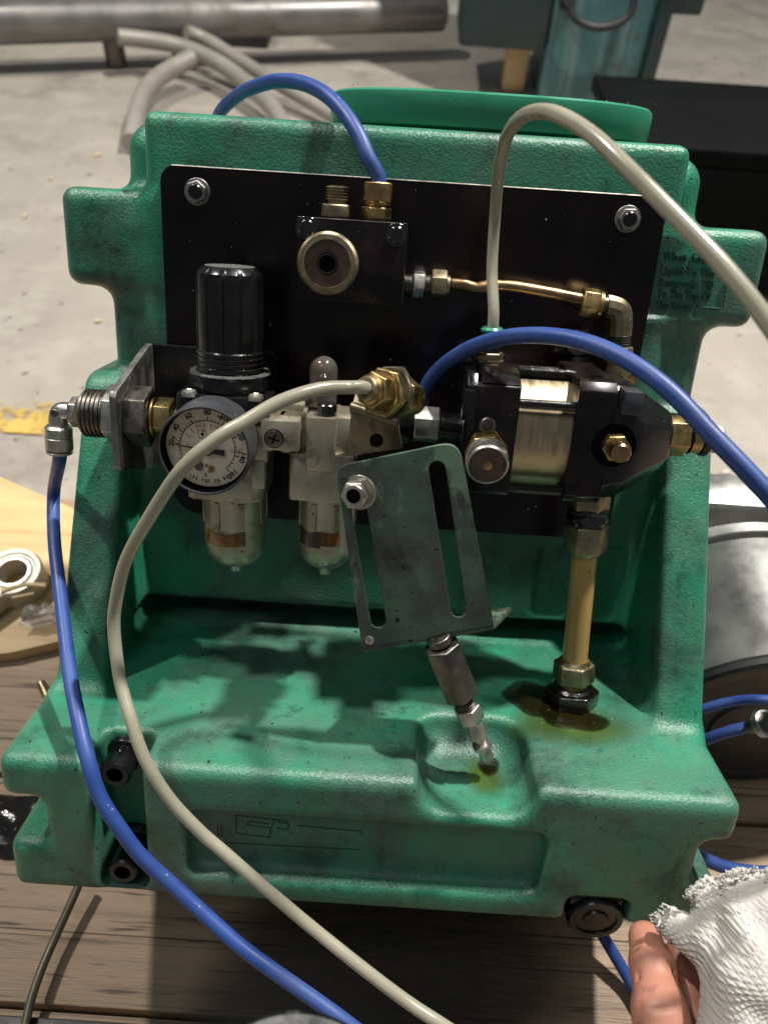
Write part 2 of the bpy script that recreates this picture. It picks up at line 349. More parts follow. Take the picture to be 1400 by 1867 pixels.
def surface_nets(f, ax, h, name, smooth=1):
    s = f < 0; n = f.shape
    c = np.zeros((n[0] - 1, n[1] - 1, n[2] - 1), np.int8)
    for i in (0, 1):
        for j in (0, 1):
            for k in (0, 1): c += s[i:n[0] - 1 + i, j:n[1] - 1 + j, k:n[2] - 1 + k]
    cells = np.argwhere((c > 0) & (c < 8)); idx = -np.ones(c.shape, np.int32); idx[tuple(cells.T)] = np.arange(len(cells))
    acc = np.zeros((len(cells), 3)); cnt = np.zeros(len(cells)); ci, cj, ck = cells.T
    for axis in range(3):
        o1, o2 = [q for q in range(3) if q != axis]
        for a in (0, 1):
            for b in (0, 1):
                off = [0, 0, 0]; off[o1] = a; off[o2] = b; off2 = list(off); off2[axis] = 1
                v0 = f[ci + off[0], cj + off[1], ck + off[2]].astype(float); v1 = f[ci + off2[0], cj + off2[1], ck + off2[2]].astype(float)
                m = (v0 < 0) != (v1 < 0); t = np.where(m, v0 / np.where(m, v0 - v1, 1), 0)
                pos = np.stack([np.full(len(cells), float(off[q])) if q != axis else t for q in range(3)], 1)
                acc[m] += pos[m]; cnt[m] += 1
    loc = cells + acc / cnt[:, None]
    quads = []
    for axis in range(3):
        o1, o2 = [(1, 2), (2, 0), (0, 1)][axis]
        sl0 = [slice(None)] * 3; sl1 = [slice(None)] * 3; sl0[axis] = slice(0, n[axis] - 1); sl1[axis] = slice(1, None)
        e = s[tuple(sl0)] != s[tuple(sl1)]; ed = np.argwhere(e)
        ok = (ed[:, o1] > 0) & (ed[:, o2] > 0) & (ed[:, o1] < n[o1] - 1) & (ed[:, o2] < n[o2] - 1); ed = ed[ok]
        def cid(d1, d2):
            q = ed.copy(); q[:, o1] -= d1; q[:, o2] -= d2; return idx[tuple(q.T)]
        qd = np.stack([cid(1, 1), cid(0, 1), cid(0, 0), cid(1, 0)], 1); inside = s[tuple(ed.T)]
        qd[~inside] = qd[~inside][:, ::-1]; quads.append(qd)
    quads = np.concatenate(quads)
    for _ in range(smooth):
        a2 = np.zeros_like(loc); c2 = np.zeros(len(loc))
        for k in range(4):
            i0, i1 = quads[:, k], quads[:, (k + 1) % 4]
            for q in range(3): a2[:, q] += np.bincount(i0, loc[i1, q], len(loc))
            c2 += np.bincount(i0, minlength=len(loc))
        loc = .5 * loc + .5 * a2 / np.maximum(c2, 1)[:, None]
    g = np.gradient(f); i0 = np.clip(np.round(loc).astype(int), 0, np.array(n) - 1)
    fl = np.clip(np.floor(loc).astype(int), 0, np.array(n) - 2); fr = loc - fl; nr = np.zeros_like(loc)
    for i in (0, 1):
        for j in (0, 1):
            for k in (0, 1):
                wt = (fr[:, 0] if i else 1 - fr[:, 0]) * (fr[:, 1] if j else 1 - fr[:, 1]) * (fr[:, 2] if k else 1 - fr[:, 2])
                for q in range(3): nr[:, q] += wt * g[q][fl[:, 0] + i, fl[:, 1] + j, fl[:, 2] + k]
    nr /= np.linalg.norm(nr, axis=1, keepdims=True) + 1e-9
    verts = (loc * h + np.array([a[0] for a in ax])) * MM
    me = bpy.data.meshes.new(name)
    me.vertices.add(len(verts)); me.vertices.foreach_set('co', verts.astype(np.float32).ravel())
    me.loops.add(quads.size); me.loops.foreach_set('vertex_index', quads.astype(np.int32).ravel())
    me.polygons.add(len(quads)); me.polygons.foreach_set('loop_start', np.arange(0, quads.size, 4, dtype=np.int32))
    me.polygons.foreach_set('use_smooth', np.ones(len(quads), bool))
    me.update(calc_edges=True); me.validate()
    me.normals_split_custom_set_from_vertices([tuple(v) for v in nr])
    return me

# ================================================================== SETTING
def sheet(name, m, corners, z):
    me = mesh_from([(a, b, z) for a, b in corners], [(0, 1, 2, 3)], name); return link(name, me, m, None, 'world', False)
fl = sheet('floor', 'concrete', ((-5000, -3000), (5000, -3000), (5000, 9000), (-5000, 9000)), 0); tag(fl, kind='structure')
yl0, yl1 = WZ(0, 728, 0).y, WZ(0, 790, 0).y
ln = sheet('floor_marking', 'yellow', ((-900, yl1), (-350, yl1), (-350, yl0), (-900, yl0)), 3); tag(ln, kind='structure')

# planks: run across the picture
plat = empty('plank_platform', Matrix.Translation((0, 0, 0)))
tag(plat, 'weathered grey brown plank platform under the green pump unit', 'platform')
PT = PLANK_TOP
y_near = WZ(700, 1900, PT).y - 260; y_far = WZ(1340, 985, PT).y
np_ = 5; pwid = (y_far - y_near) / np_
for i in range(np_):
    B().box((-900, y_near + i * pwid + 1.5, PT - 38), (900, y_near + (i + 1) * pwid - 1.5, PT - random.random() * .8), 2.0).obj('plank', 'wood', plat, 'world')
for x in (-780, 0, 780):
    B().box((x - 45, y_near + 4, 2), (x + 45, y_far - 4, PT - 39), 2).obj('skid', 'wood_side', plat, 'world')

# ================================================================== THE PUMP UNIT
unit = empty('pump_unit', UNIT_M)
tag(unit, 'green moulded plastic tank carrying a black plate with hydraulic pump, air regulator and gauge', 'pump unit')

# ---- tank (signed-distance body)
H = 2.0
ax, P = grid((-186, -138, -252), (188, 132, 126), H)
px_, py_, pz_ = P; pax = np.abs(px_) + 0 * py_
f = sd_box((px_, py_, pz_), (-134, 3, -30), (134, 70, 116), 6)
f = smin(f, sd_box((px_, py_, pz_), (-153.5, 30, -30), (153.5, 125, 114), 15), 3)
f = smin(f, sd_box((px_ - 1.8, py_, pz_), (-180.5, 5, 31), (180.5, 44, 79.5), 7), 9)
f = smin(f, sd_box((px_, py_, pz_), (-157, 7, -40), (161, 70, 70), 9), 10)
f = smin(f, sd_box((px_, py_, pz_), (-170, 3, -205), (170, 125, -15), 6), 7)
but = sd_box((pax, py_, pz_), (144, -129, -205), (170, 60, -15), 6)
front = ((-4 + (pz_ + 17) * .4795) - py_) / math.sqrt(1 + .4795 ** 2) + 0 * px_
f = smin(f, smax(but, front, 6), 8)
f = smin(f, sd_box((px_, py_, pz_), (-173.5, -129.5, -243), (168.5, 125, -164), 6), 7)
def cut(lo, hi, r, k, P_=None):
    global f
    f = smax(f, -sd_box(P_ or (px_, py_, pz_), lo, hi, r), k)
cut((-147, -20, -162.5), (147, 30, -148.5), 4, 3)                       # slot along the foot of the wall
cut((88, -20, -146), (139, 6.0, -97), 4, 2.5)                         # shallow panel right of the slot
cut((121, -30, 34.5), (164, 4.4, 71.5), 1.5, 1.0)                       # flat for the moulded text
cut((-131, -160, -240), (-107, -104, -158.5), 4, 3)                     # plug channel, left front
cut((97, -160, -300), (127, -111, -226.5), 4, 4)                      # drain plug notch
cut((-87, -160, -227), (82, -121, -189), 6, 4)                        # logo recess
cut((154, -160, -214), (260, 70, -187), 6, 6, (pax, py_, pz_))        # side grips
pk = sd_box((px_, py_, pz_), (20, -180, -181), (74, -76, -100), 14)
pk = np.maximum(pk, -(pz_ + 181.0 + (py_ + 129) * .04) + 0 * px_ + 0 * py_)
f = smax(f, -pk, 5)                                                   # drip pocket
me = surface_nets(np.ascontiguousarray(f), ax, H, 'tank', 1)
me.materials.append(M['green'])
tank = bpy.data.objects.new('tank', me); COL.objects.link(tank); tank.parent = unit
del f, but, front, pk
# lid: rounded oval moulding on the top
lid = []
def sup(hx, hy, cx, cy, e=3.4, n=64):
    out = []
    for k in range(n):
        a = 2 * math.pi * k / n; c, s_ = math.cos(a), math.sin(a)
        out.append((cx + hx * math.copysign(abs(c) ** (2 / e), c), cy + hy * math.copysign(abs(s_) ** (2 / e), s_)))
    return out
v = []; F_ = []
for hx, hy, z in ((80, 45, 112), (81, 46, 117.2), (84.5, 49.5, 118.4), (85.6, 50.4, 120), (86.4, 51, 131), (86.0, 50.6, 133.2), (84.6, 49.2, 134.3), (70, 38, 134.8)):
    v += [(a, b_, z) for a, b_ in sup(hx, hy, 38.5, 65, 2.9)]
for i in range(7):
    for k in range(64): F_.append((i * 64 + k, i * 64 + (k + 1) % 64, (i + 1) * 64 + (k + 1) % 64, (i + 1) * 64 + k))
F_ += [tuple(range(64))[::-1], tuple(7 * 64 + k for k in range(64))]
B().add(v, F_).obj('lid', 'green_lid', tank, angle=.6)
# moulded instructions on the right lug
FX = Matrix(((1, 0, 0, 0), (0, 0, -1, 0), (0, 1, 0, 0), (0, 0, 0, 1)))   # text plane facing -y
lines = [('When Adding', 27, 1207, 474), ('Liquid To The', 27.5, 1203, 499), ('Reservoir. Fill', 27.5, 1200, 521), ('To The Top Of', 27.5, 1197, 541), ('The Arrow', 19.5, 1194, 561)]
b = B()
for s_, wd, qx, qy in lines:
    p = UY(qx, qy, 4.2); b.mesh(text_mesh(s_, wd, 4.3, .65, .008), Matrix.Translation(p) @ FX)
p0, p1, p2 = UY(1274, 559, 4.2), UY(1317, 562, 4.2), UY(1326, 505, 4.2)
b.tube([p0, p1], .45, 6, 20); b.tube([p1, p2], .45, 6, 20)
b.obj('moulded_text', 'green_text', tank)
# moulded emblem in the front recess
b = B(); yl = -120.7
def rail(q0, q1, r=.55):
    b.tube([UY(*q0, yl), UY(*q1, yl)], r, 6, 40)
for q in (((430, 1486), (527, 1497)), ((430, 1486), (431, 1519)), ((431, 1519), (495, 1527)), ((452, 1497), (491, 1502)), ((452, 1497), (453, 1504)), ((453, 1504), (492, 1509)),
          ((499, 1496), (490, 1528)), ((505, 1498), (526, 1501)), ((526, 1501), (525, 1512)), ((525, 1512), (504, 1510)), ((543, 1505), (658, 1515)), ((658, 1515), (660, 1523)),
          ((410, 1536), (658, 1549)), ((397, 1505), (398, 1524)), ((403, 1505), (404, 1524))): rail(*q)
p = UY(515, 1556, yl); b.mesh(text_mesh('HYDRO', 15, 2.6, .3), Matrix.Translation(p) @ FX)
b.obj('moulded_emblem', 'green_text', tank)
# hex socket plugs in the channel and notch
def socket_plug(c, r, l, flange, hexr):
    c = Vector(c); b = B(); d = Vector((0, -1, 0))
    b.lathe(c, d, [(-6, flange), (0, flange), (1.2, flange - .6), (1.6, r + .6), (2.2, r), (l - 1, r), (l, r - .9), (l, hexr * 1.16), (l - 8, hexr * 1.12), (l - 8, 0.01)], 36)
    o = b.obj('socket_plug', 'black_plastic', tank); return o
for q, l_ in ((UY(209, 1414, -120), 14.5), (UY(223, 1592, -127), 21.5)): socket_plug((q.x, -105.5, q.z), 7.2, l_, 10, 3.4)
b = B(); b.lathe((113, -106, -239), (0, -1, -.12), [(0, 12), (8, 12), (9, 14.2), (20, 14.2), (22, 13), (22, 10.4), (21, 10), (21, 6.5), (22, 6), (22, .01)], 40)
b.box((99, -126, -236), (126, -108, -227.2), 2.5); b.obj('drain_plug', 'black_plastic', tank)

# ---- plate
mp = curve_plate([rrect(-125, -91.5, 125, 92, [5, 8, 16, 5])], 3, .3)
b = B(); b.mesh(mp, Matrix.Translation((0, 1.5, 0)) @ FX); plate = b.obj('mounting_plate', 'plate', unit)
b = B(); b.tube([(-119, .35, 91.75), (0, .3, 91.8), (118, .35, 91.75)], .42, 6, 60); b.tube([(-124.75, .4, 84), (-124.75, .4, 20), (-124.75, .4, -30)], .3, 6, 60); b.obj('worn_edge', 'washer', plate)
def plate_bolt(x, z):
    b = B(); b.cyl((x, 0, z), -Y, 1.2, 6.4, 28, .2); b.hexa((x, -1.2, z), -Y, 3.4, 9.6, random.random()); o = b.obj('plate_nut', 'steel_plate', plate)
    c = B(); c.cyl((x, -4.4, z), -Y, 1.6, 3.5, 18, .6); c.obj('bolt_end', 'black_plastic', plate)
plate_bolt(-106.5, 80.4); plate_bolt(106.3, 80.8)

# ---- valve block
b = B(); yb0 = -32
poly = [(-53, 35), (-2, 36), (-2, 72.5), (-53, 72.3)]
b.box((-53, yb0, 35.4), (-2, -.02, 72.4), .5); vb = b.obj('valve_block', 'black', unit)
b = B(); b.tube([(-52.6, yb0 + .1, 72.3), (-2.4, yb0 + .1, 72.3)], .22, 6, 60); b.tube([(-2.1, yb0 + .1, 36), (-2.1, yb0 + .1, 72)], .2, 6, 60); b.obj('worn_edge', 'steel_dark', vb)
def sock_screw(x, y, z, r, l, parent, name='socket_screw', m='black_plastic'):
    b = B(); b.lathe((x, y, z), -Y, [(0, r), (l - .5, r), (l, r - .5), (l, r * .62), (l - 1.8, r * .58), (l - 1.8, .01)], 24); return b.obj(name, m, parent)
for x, z in ((-48.2, 67.6), (-6.8, 67.2)):
    B().cyl((x, yb0 + .3, z), -Y, 1.0, 5.2, 28, .1).obj('counterbore', 'black_oily', vb)
    sock_screw(x, yb0 - .5, z, 3.9, 2.6, vb, m='black_oily')
kc = Vector((-36.8, 0, 53.6))
n = 110; pr = []
b = B(); v = []; F_ = []
for t, r0, kn in ((0, 10, 0), (0, 13.2, 0), (1, 13.8, 1), (7, 13.8, 1), (8.2, 12.6, 0), (8.4, 10.4, 0), (7.0, 10.2, 0)):
    for k in range(n * 2):
        a = math.pi * k / n; r_ = r0 - (.32 if kn and k % 2 else 0); v.append((kc.x + r_ * math.cos(a), yb0 - 9 - t, kc.z + r_ * math.sin(a)))
for i in range(6):
    for k in range(2 * n): F_.append((i * 2 * n + k, i * 2 * n + (k + 1) % (2 * n), (i + 1) * 2 * n + (k + 1) % (2 * n), (i + 1) * 2 * n + k))
b.add(v, F_); b.cyl((kc.x, yb0, kc.z), -Y, 10, 6, 24); kb = b.obj('valve_knob', 'brass_dull', vb)
B().lathe((kc.x, yb0 - 9, kc.z), -Y, [(0, 10.3), (7.2, 10.3), (7.2, 4.9), (6.2, 4.6), (6.2, .01)], 40).obj('knob_face', 'knob_brown', vb)
B().lathe((kc.x, yb0 - 14.9, kc.z), -Y, [(0, 4.6), (1.7, 4.5), (1.9, 3.7), (.6, 3.3), (.6, .01)], 30).obj('knob_screw', 'black_oily', vb)
B().lathe((kc.x, yb0 - 15.3, kc.z), -Y, [(0, 3.3), (.35, 3.3), (.35, .01)], 24).obj('knob_socket', 'hole', vb)
yc = -17
B().hexa((-36, yc, 72.6), Z, 6.2, 13.2, .3).obj('hex_fitting', 'brass_dull', vb)
B().lathe((-36, yc, 78.6), Z, [(0, 4.6), (2, 4.6), (2, 5.2)], 24).thread((-36, yc, 80.2), Z, 6.4, 5.6, 1.35, .8).lathe((-36, yc, 84), Z, [(0, 4), (2.9, 4), (2.9, 2.6), (-3, 2.5)], 20, False).obj('threaded_nipple', 'brass_dull', vb)
B().hexa((-17.2, yc, 72.7), Z, 6.0, 12.6, .1).lathe((-17.2, yc, 78.6), Z, [(0, 5.2), (2.4, 5.2)], 24).obj('hex_fitting', 'brass', vb)
b = B(); b.hexa((-16.9, yc, 80.6), Z, 9.0, 12.6, .45); b.lathe((-16.9, yc, 79.2), Z, [(0, 5.8), (.5, 6.4), (1.5, 6.4)], 30); b.obj('tube_nut', 'brass', vb)

# ---- copper delivery line from block to pump
yk = -18
b = B(); ac = UY(745, 519, yk); bx = UY(820, 517, yk); d = (bx - ac).normalized()
def along(px, y=yk, q0=(745, 519), q1=(820, 517)):
    t = (px - q0[0]) / (q1[0] - q0[0]); return UY(px, q0[1] + t * (q1[1] - q0[1]), y)
cl = empty('copper_line'); cl.parent = unit
B().thread(Vector((-2, yk, along(745).z)), X, 4.6, 5.4, 1.3, .7).obj('threaded_nipple', 'steel_dark', cl)
z0 = along(770).z
B().hexa((2.4, yk, z0), X, 6.0, 11.6, .2).obj('hex_body', 'steel', cl)
B().thread((8.2, yk, z0), X, 4.2, 4.9, 1.3, .6).obj('threaded_nipple', 'steel_dark', cl)
B().hexa((11.6, yk, z0 + .4), X, 7.6, 12.6, .5).lathe((19, yk, z0 + .4), X, [(0, 5), (1.6, 4.4)], 24).obj('tube_nut', 'brass_dull', cl)
cp = [UY(822, 516, yk), UY(848, 519, yk), UY(868, 524, yk), UY(890, 521, yk), UY(915, 520, yk), UY(950, 524, yk), UY(1000, 533, yk), UY(1045, 542, yk), UY(1075, 548, yk)]
B().tube(cp, 3, 16, 2, radii=[2.6, 2.9, 2.5, 3.2, 2.7, 2.9, 2.9, 2.9, 2.9]).obj('copper_tube', 'copper', cl)
e0, e1 = UY(1058, 549, yk), UY(1132, 562, yk); dd = (e1 - e0).normalized()
B().hexa(e0, dd, 8.6, 12.6, .2).ring(e0 + dd * 8.4, dd, 2.0, 6.6, 4.6).obj('tube_nut', 'brass', cl)
B().thread(e0 + dd * 9, dd, 5.5, 5.2, 1.2, .6).obj('threaded_nipple', 'steel_dark', cl)
ec = e1 + X * .4; dz = (UY(1130, 640, yk) - UY(1135, 575, yk)).normalized()
b = B(); b.tube([e0 + dd * 13, ec - dd * 5.5, ec - dd * 1.2 + dz * 1.2, ec + dz * 6, ec + dz * 13], 5.6, 10, 1.0)
b.obj('elbow', 'brass_dull', cl)
B().thread(ec + dz * 12.4, dz, 6.6, 5.6, 1.3, .7).obj('threaded_nipple', 'steel_dark', cl)
B().hexa(ec + dz * 18.4, dz, 14, 12.6, .5).lathe(ec + dz * 32, dz, [(0, 5.6), (2, 5.2), (6, 5.2)], 24).obj('hex_adapter', 'brass_dull', cl)

# ---- inlet: bracket, bulkhead and push-in elbow
AY, AZ = -45, -23.5
ib = empty('inlet_bracket'); ib.parent = unit
prof = [(-4, 5), (-13, 4.5), (-62, -8), (-63.5, -10.5), (-63.5, -44), (-62, -46.5), (-14, -61), (-4, -62)]
B().extrude(prof, (-134.2, 0, 0), Y, Z, X, 3.4, .5).obj('side_leg', 'steel_plate', ib)
b = B(); mp = curve_plate([rrect(-133, -62, -66, 5, [3, 2, 10, 6])], 3.2, .4); b.mesh(mp, Matrix.Translation((0, -4.2, 0)) @ FX); b.obj('wall_leg', 'black_cast', ib)
inf = empty('inlet_fitting'); inf.parent = unit
A = lambda x: Vector((x, AY, AZ))
B().hexa(A(-141.4), X, 7.0, 25.5, .35).obj('lock_nut', 'steel', inf)
B().thread(A(-153), X, 12.5, 11.8, 2.0, .9, 36).obj('bulkhead_thread', 'steel_dark', inf)
B().lathe(A(-155.5), X, [(0, 8), (2.8, 10.6)], 30).obj('bulkhead_end', 'brass_dull', inf)
B().hexa(A(-130.6), X, 10.6, 26, .28).obj('bulkhead_hex', 'steel_dark', inf)
B().hexa(A(-119.6), X, 1.6, 20, .1, n=24).hexa(A(-118), X, 9, 17.5, .25).obj('reducer_hex', 'brass', inf)
B().thread(A(-109.2), X, 5.5, 5.6, 1.3, .7).obj('threaded_nipple', 'steel', inf)
B().hexa(A(-159.8), X, 5.0, 13.2, .32).obj('elbow_hex', 'steel', inf)
ecn = A(-166.6); dn = Vector((-.045, -.02, -1)).normalized()
b = B(); b.tube([A(-159), A(-163.2), ecn + X * 1.0 + dn * .8, ecn + dn * 4.5, ecn + dn * 9], 4.6, 16, .8); b.obj('elbow_body', 'steel', inf)
B().cyl(ecn - Y * 3.6 + Vector((.2, 0, -.2)), -Y, 1.4, 2.0, 18, .2).obj('elbow_pin', 'steel_dark', inf)
b = B(); b.lathe(ecn + dn * 7.2, dn, [(0, 5.4), (1.2, 6.5), (5.6, 6.5), (5.9, 6.2), (6.2, 6.6), (12.2, 6.6), (12.8, 5.4)], 32); b.obj('elbow_collar', 'steel', inf)
b = B(); b.ring(ecn + dn * 20.2, dn, 1.6, 6.4, 4.1, 32, .5).lathe(ecn + dn * 19, dn, [(0, 4.6), (1.4, 4.6)], 24); b.obj('release_ring', 'steel', inf)

# ---- air regulator
RX, RY = -81.5, -45
reg = empty('air_regulator'); reg.parent = unit
v = []; F_ = []; n = 96
for z, r0, fl_ in ((11.5, 14.2, 0), (12.5, 15.2, 1), (20, 15.4, 1), (44, 15.2, 1), (46.6, 14.8, 1), (49.2, 12.4, 0), (49.6, 11.6, 0), (49.2, 10.8, 0), (49.2, 1, 0)):
    for k in range(n):
        a = 2 * math.pi * k / n; g = .7 * max(0, math.cos(a * 12)) ** 10 if fl_ else 0
        v.append((RX + (r0 - g) * math.cos(a), RY + (r0 - g) * math.sin(a), z))
for i in range(8):
    for k in range(n): F_.append((i * n + k, i * n + (k + 1) % n, (i + 1) * n + (k + 1) % n, (i + 1) * n + k))
F_ += [tuple(range(n))[::-1], tuple(8 * n + k for k in range(n))]
B().add(v, F_).obj('adjusting_knob', 'black_plastic', reg)
B().lathe((RX, RY, 49.15), Z, [(0, 11.4), (.5, 11.2), (.55, 7.6), (.35, 7.4), (.55, 7.2), (.6, .01)], 48).obj('knob_top', 'dusty', reg)
B().thread((RX, RY, -1.5), Z, 14, 16.2, 2.4, .8, 48).obj('bonnet_thread', 'black_oily', reg)
b = B(); b.hexa((RX, RY, -6.5), Z, 8.2, 36.5, .26, .8, 8); b.obj('lock_nut', 'black_cast', reg)
B().lathe((RX, RY, 1.5), Z, [(0, 19.2), (.5, 19.0), (.7, 16.3), (0, 16.2)], 24, False).obj('dusty_ledge', 'dusty', reg)
b = B(); b.extrude(rrect(RX - 21.5, RY - 20.5, RX + 21.5, RY + 20.5, 3, 4), (0, 0, -19), X, Y, Z, 12.6, .5)
b.obj('bonnet', 'black_plastic', reg)
for sx in (-15.2, 15.4):
    B().box((RX + sx - 4.5, RY - 21.0, -8), (RX + sx + 4.5, RY - 15, -6), .3).obj('screw_seat', 'black_oily', reg)
    B().lathe((RX + sx, RY - 19.2, -7), Z, [(0, 3.6), (1.2, 3.6), (2.4, 3.0), (3.0, 1.6), (2.2, .9), (2.0, .01)], 22).obj('pan_screw', 'washer', reg)
b = B(); b.extrude(rrect(RX - 21, RY - 19.5, RX + 21, RY + 20, 2.5, 4), (0, 0, -37), X, Y, Z, 17.8, .5)
b.extrude(rrect(RX - 18.5, RY - 18.5, RX + 18.5, RY + 18.5, 5, 4), (0, 0, -58), X, Y, Z, 21.5, .6)
b.box((RX + 13.5, RY - 20, -50), (RX + 19.8, RY - 10, -36), .5)
b.obj('body', 'cast', reg)
def bowl(x, y, ztop, zbot, r, parent, tilt):
    b = B()
    b.lathe((x, y, ztop), -Z, [(0, r), (.8, r + .3), (1.6, r), (ztop - zbot - 13, r - .4), (ztop - zbot - 7, r - 1.4), (ztop - zbot - 3, r - 4.5), (ztop - zbot - 1, r - 8), (ztop - zbot, 5)], 48)
    b.lathe((x, y, zbot + .5), -Z, [(0, 5), (1.4, 4), (4.2, 3.6), (4.8, 2.8), (4.8, 1.2)], 24)
    for k in range(8):
        a = math.radians(k * 45 + 22); c, s_ = math.cos(a), math.sin(a)
        b.box((-1.5, -.45, ztop - 17), (1.5, .45, ztop - 3), .25, 1, Matrix.Translation((x + (r + .1) * c, y + (r + .1) * s_, 0)) @ Matrix.Rotation(a + math.pi / 2, 4, 'Z'))
    o = b.obj('bowl', 'cast', parent); return o
bowl(RX + 1.5, RY, -57.6, -99, 15.8, reg, 0)
def window(x, y, r, a0, a1, z0, z1, parent, m, wob):
    b = B(); n = 14; v = []; F_ = []
    for i in range(n + 1):
        a = math.radians(a0 + (a1 - a0) * i / n); t = i / n
        for z in (z0 + wob * math.sin(t * 9) * .35, z1 + wob * math.sin(t * 7 + 1)):
            for rr in (r - 1.5, r): v.append((x + rr * math.cos(a), y + rr * math.sin(a), z))
    for i in range(n):
        q = 4 * i; F_ += [(q + 1, q + 5, q + 7, q + 3), (q, q + 2, q + 6, q + 4), (q, q + 4, q + 5, q + 1), (q + 2, q + 3, q + 7, q + 6)]
    F_ += [(0, 1, 3, 2), (4 * n, 4 * n + 2, 4 * n + 3, 4 * n + 1)]
    return b.add(v, F_).obj('sight_window', m, parent)
window(RX + 1.5, RY, 15.75, 206, 300, -83.5, -76.5, reg, 'amber', .9)

# ---- pressure gauge
pg = empty('pressure_gauge'); pg.parent = unit
GC = Vector((-85.2, -86, -26.6)); GA = Vector((0, -1, .0))
gr = 20.6
B().lathe((GC.x, GC.y + 24, GC.z), -Y, [(0, 15), (1.2, gr - .8), (3, gr), (23, gr), (24, gr - .4), (24, gr - 1.1), (16.2, gr - 1.5), (16.2, .01)], 72).lathe((GC.x + 1.5, RY - 17, GC.z), -Y, [(0, 6), (8, 6)], 6).obj('case', 'gauge_case', pg)
B().ring((GC.x, GC.y + 7.7, GC.z), -Y, 6.6, gr - 1.12, gr - 1.5, 72, .05).obj('case_lining', 'hole', pg)
dy = GC.y + 7.4; dr = 18.6
B().lathe((GC.x, dy, GC.z), -Y, [(0, dr), (.4, dr), (.4, .01)], 72).obj('dial', 'dial', pg)
dy -= .45
def dpos(a, r): return Vector((GC.x + r * math.cos(math.radians(a)), dy, GC.z + r * math.sin(math.radians(a))))
marks = {0: 205, 20: 176, 40: 149, 60: 120, 80: 89, 100: 58, 120: 24, 140: -14, 160: -48}
ks = sorted(marks)
def bar(b, a, r0, r1, w_, th=.12):
    ca, sa = math.cos(math.radians(a)), math.sin(math.radians(a)); t = Vector((-sa, 0, ca)) * w_ / 2
    p, q = dpos(a, r0), dpos(a, r1)
    v = [p - t, p + t, q + t, q - t]; v += [x - Y * th for x in v]
    b.add(v, [(0, 1, 2, 3), (7, 6, 5, 4), (0, 4, 5, 1), (1, 5, 6, 2), (2, 6, 7, 3), (3, 7, 4, 0)])
b = B()
for i, k in enumerate(ks): bar(b, marks[k], 12.4, 14.4, .42)
for i in range(8):
    for j in range(1, 4):
        a = marks[ks[i]] + (marks[ks[i + 1]] - marks[ks[i]]) * j / 4; bar(b, a, 12.4, 13.4, .22)
for k in range(64):
    a0 = 205 - 253 * k / 64; a1 = 205 - 253 * (k + 1) / 64
    v = [dpos(a0, 12.2), dpos(a1, 12.2), dpos(a1, 12.5), dpos(a0, 12.5)]; v += [x - Y * .1 for x in v]
    b.add(v, [(0, 1, 2, 3), (7, 6, 5, 4), (0, 4, 5, 1), (1, 5, 6, 2), (2, 6, 7, 3), (3, 7, 4, 0)])
b.obj('scale_mark', 'ink', pg)
for k in ks[1:]:
    s_ = str(k); wd = 1.6 * len(s_); a = math.radians(marks[k]); p = dpos(marks[k], 15.1)
    R_ = Matrix.Rotation(a - math.pi / 2, 4, 'Z')
    me_ = text_mesh(s_, wd, 2.4, .05, .03); me_.transform(Matrix.Translation((-wd / 2, 0, 0)))
    b = B(); b.mesh(me_, Matrix.Translation(p) @ FX @ R_); b.obj('numeral', 'ink', pg)
b = B(); s_ = 'LBS.PER.SQ.IN'
for i, ch in enumerate(s_):
    if ch == '.': continue
    a = 240 + i * 5.2; me_ = text_mesh(ch, .85, 1.5, .05, .02); me_.transform(Matrix.Translation((-.4, 0, 0)))
    b.mesh(me_, Matrix.Translation(dpos(a, 16.6)) @ FX @ Matrix.Rotation(math.radians(a + 90), 4, 'Z'))
b.obj('dial_lettering', 'ink', pg)
b = B()
for a in (64, 80, 97, 117, 132, 150): bar(b, a, 8.6, 11.2, .3)
for q0, q1 in (((-4, 4.4), (-4, 7.6)), ((-4, 7.6), (-.4, 7.4)), ((-.4, 7.4), (-.4, 4.2)), ((-.4, 4.2), (-4, 4.4))):
    b.tube([Vector((GC.x + q0[0], dy, GC.z + q0[1])), Vector((GC.x + q1[0], dy, GC.z + q1[1]))], .13, 5, 9)
b.obj('inner_scale', 'ink_brown', pg)
B().lathe((GC.x - 2.2, dy + .05, GC.z + 6), -Y, [(0, .8), (.1, .8)], 10).obj('dial_emblem', 'ink', pg)
hub = Vector((GC.x + .6, dy - 1.2, GC.z - 1.0)); tip = hub + Vector((-14.6, 0, 1.8)); tl = hub + Vector((7.4, 0, -.9)); pn = Vector((.12, 0, 1))
b = B(); v = [tip - pn * .15, tip + pn * .15, hub + pn * .7, hub - pn * .7]; v += [x - Y * .3 for x in v]
FB = [(0, 1, 2, 3), (7, 6, 5, 4), (0, 4, 5, 1), (1, 5, 6, 2), (2, 6, 7, 3), (3, 7, 4, 0)]
b.add(v, FB); v = [hub - pn * .9, hub + pn * .9, tl + pn * 1.5, tl - pn * 1.3]; v += [x - Y * .3 for x in v]; b.add(v, FB)
b.lathe(hub + Y * .6, -Y, [(0, 2.4), (1.4, 2.3), (1.6, 1.2)], 24); b.obj('pointer', 'ink', pg)
B().lathe((GC.x - 4, dy + .1, GC.z - 8.6), -Y, [(0, 2.0), (1.0, 2.0), (1.5, 1.3), (1.6, .1)], 20).obj('stop_pin', 'steel_dark', pg)
B().lathe((GC.x + 1.6, dy + .1, GC.z - 9.8), -Y, [(0, 1.5), (.6, 1.4), (.7, .1)], 7).lathe((GC.x - .7, dy + .1, GC.z - 8.4), -Y, [(0, .6), (.3, .6)], 9).obj('dial_rivet', 'ink_brown', pg)

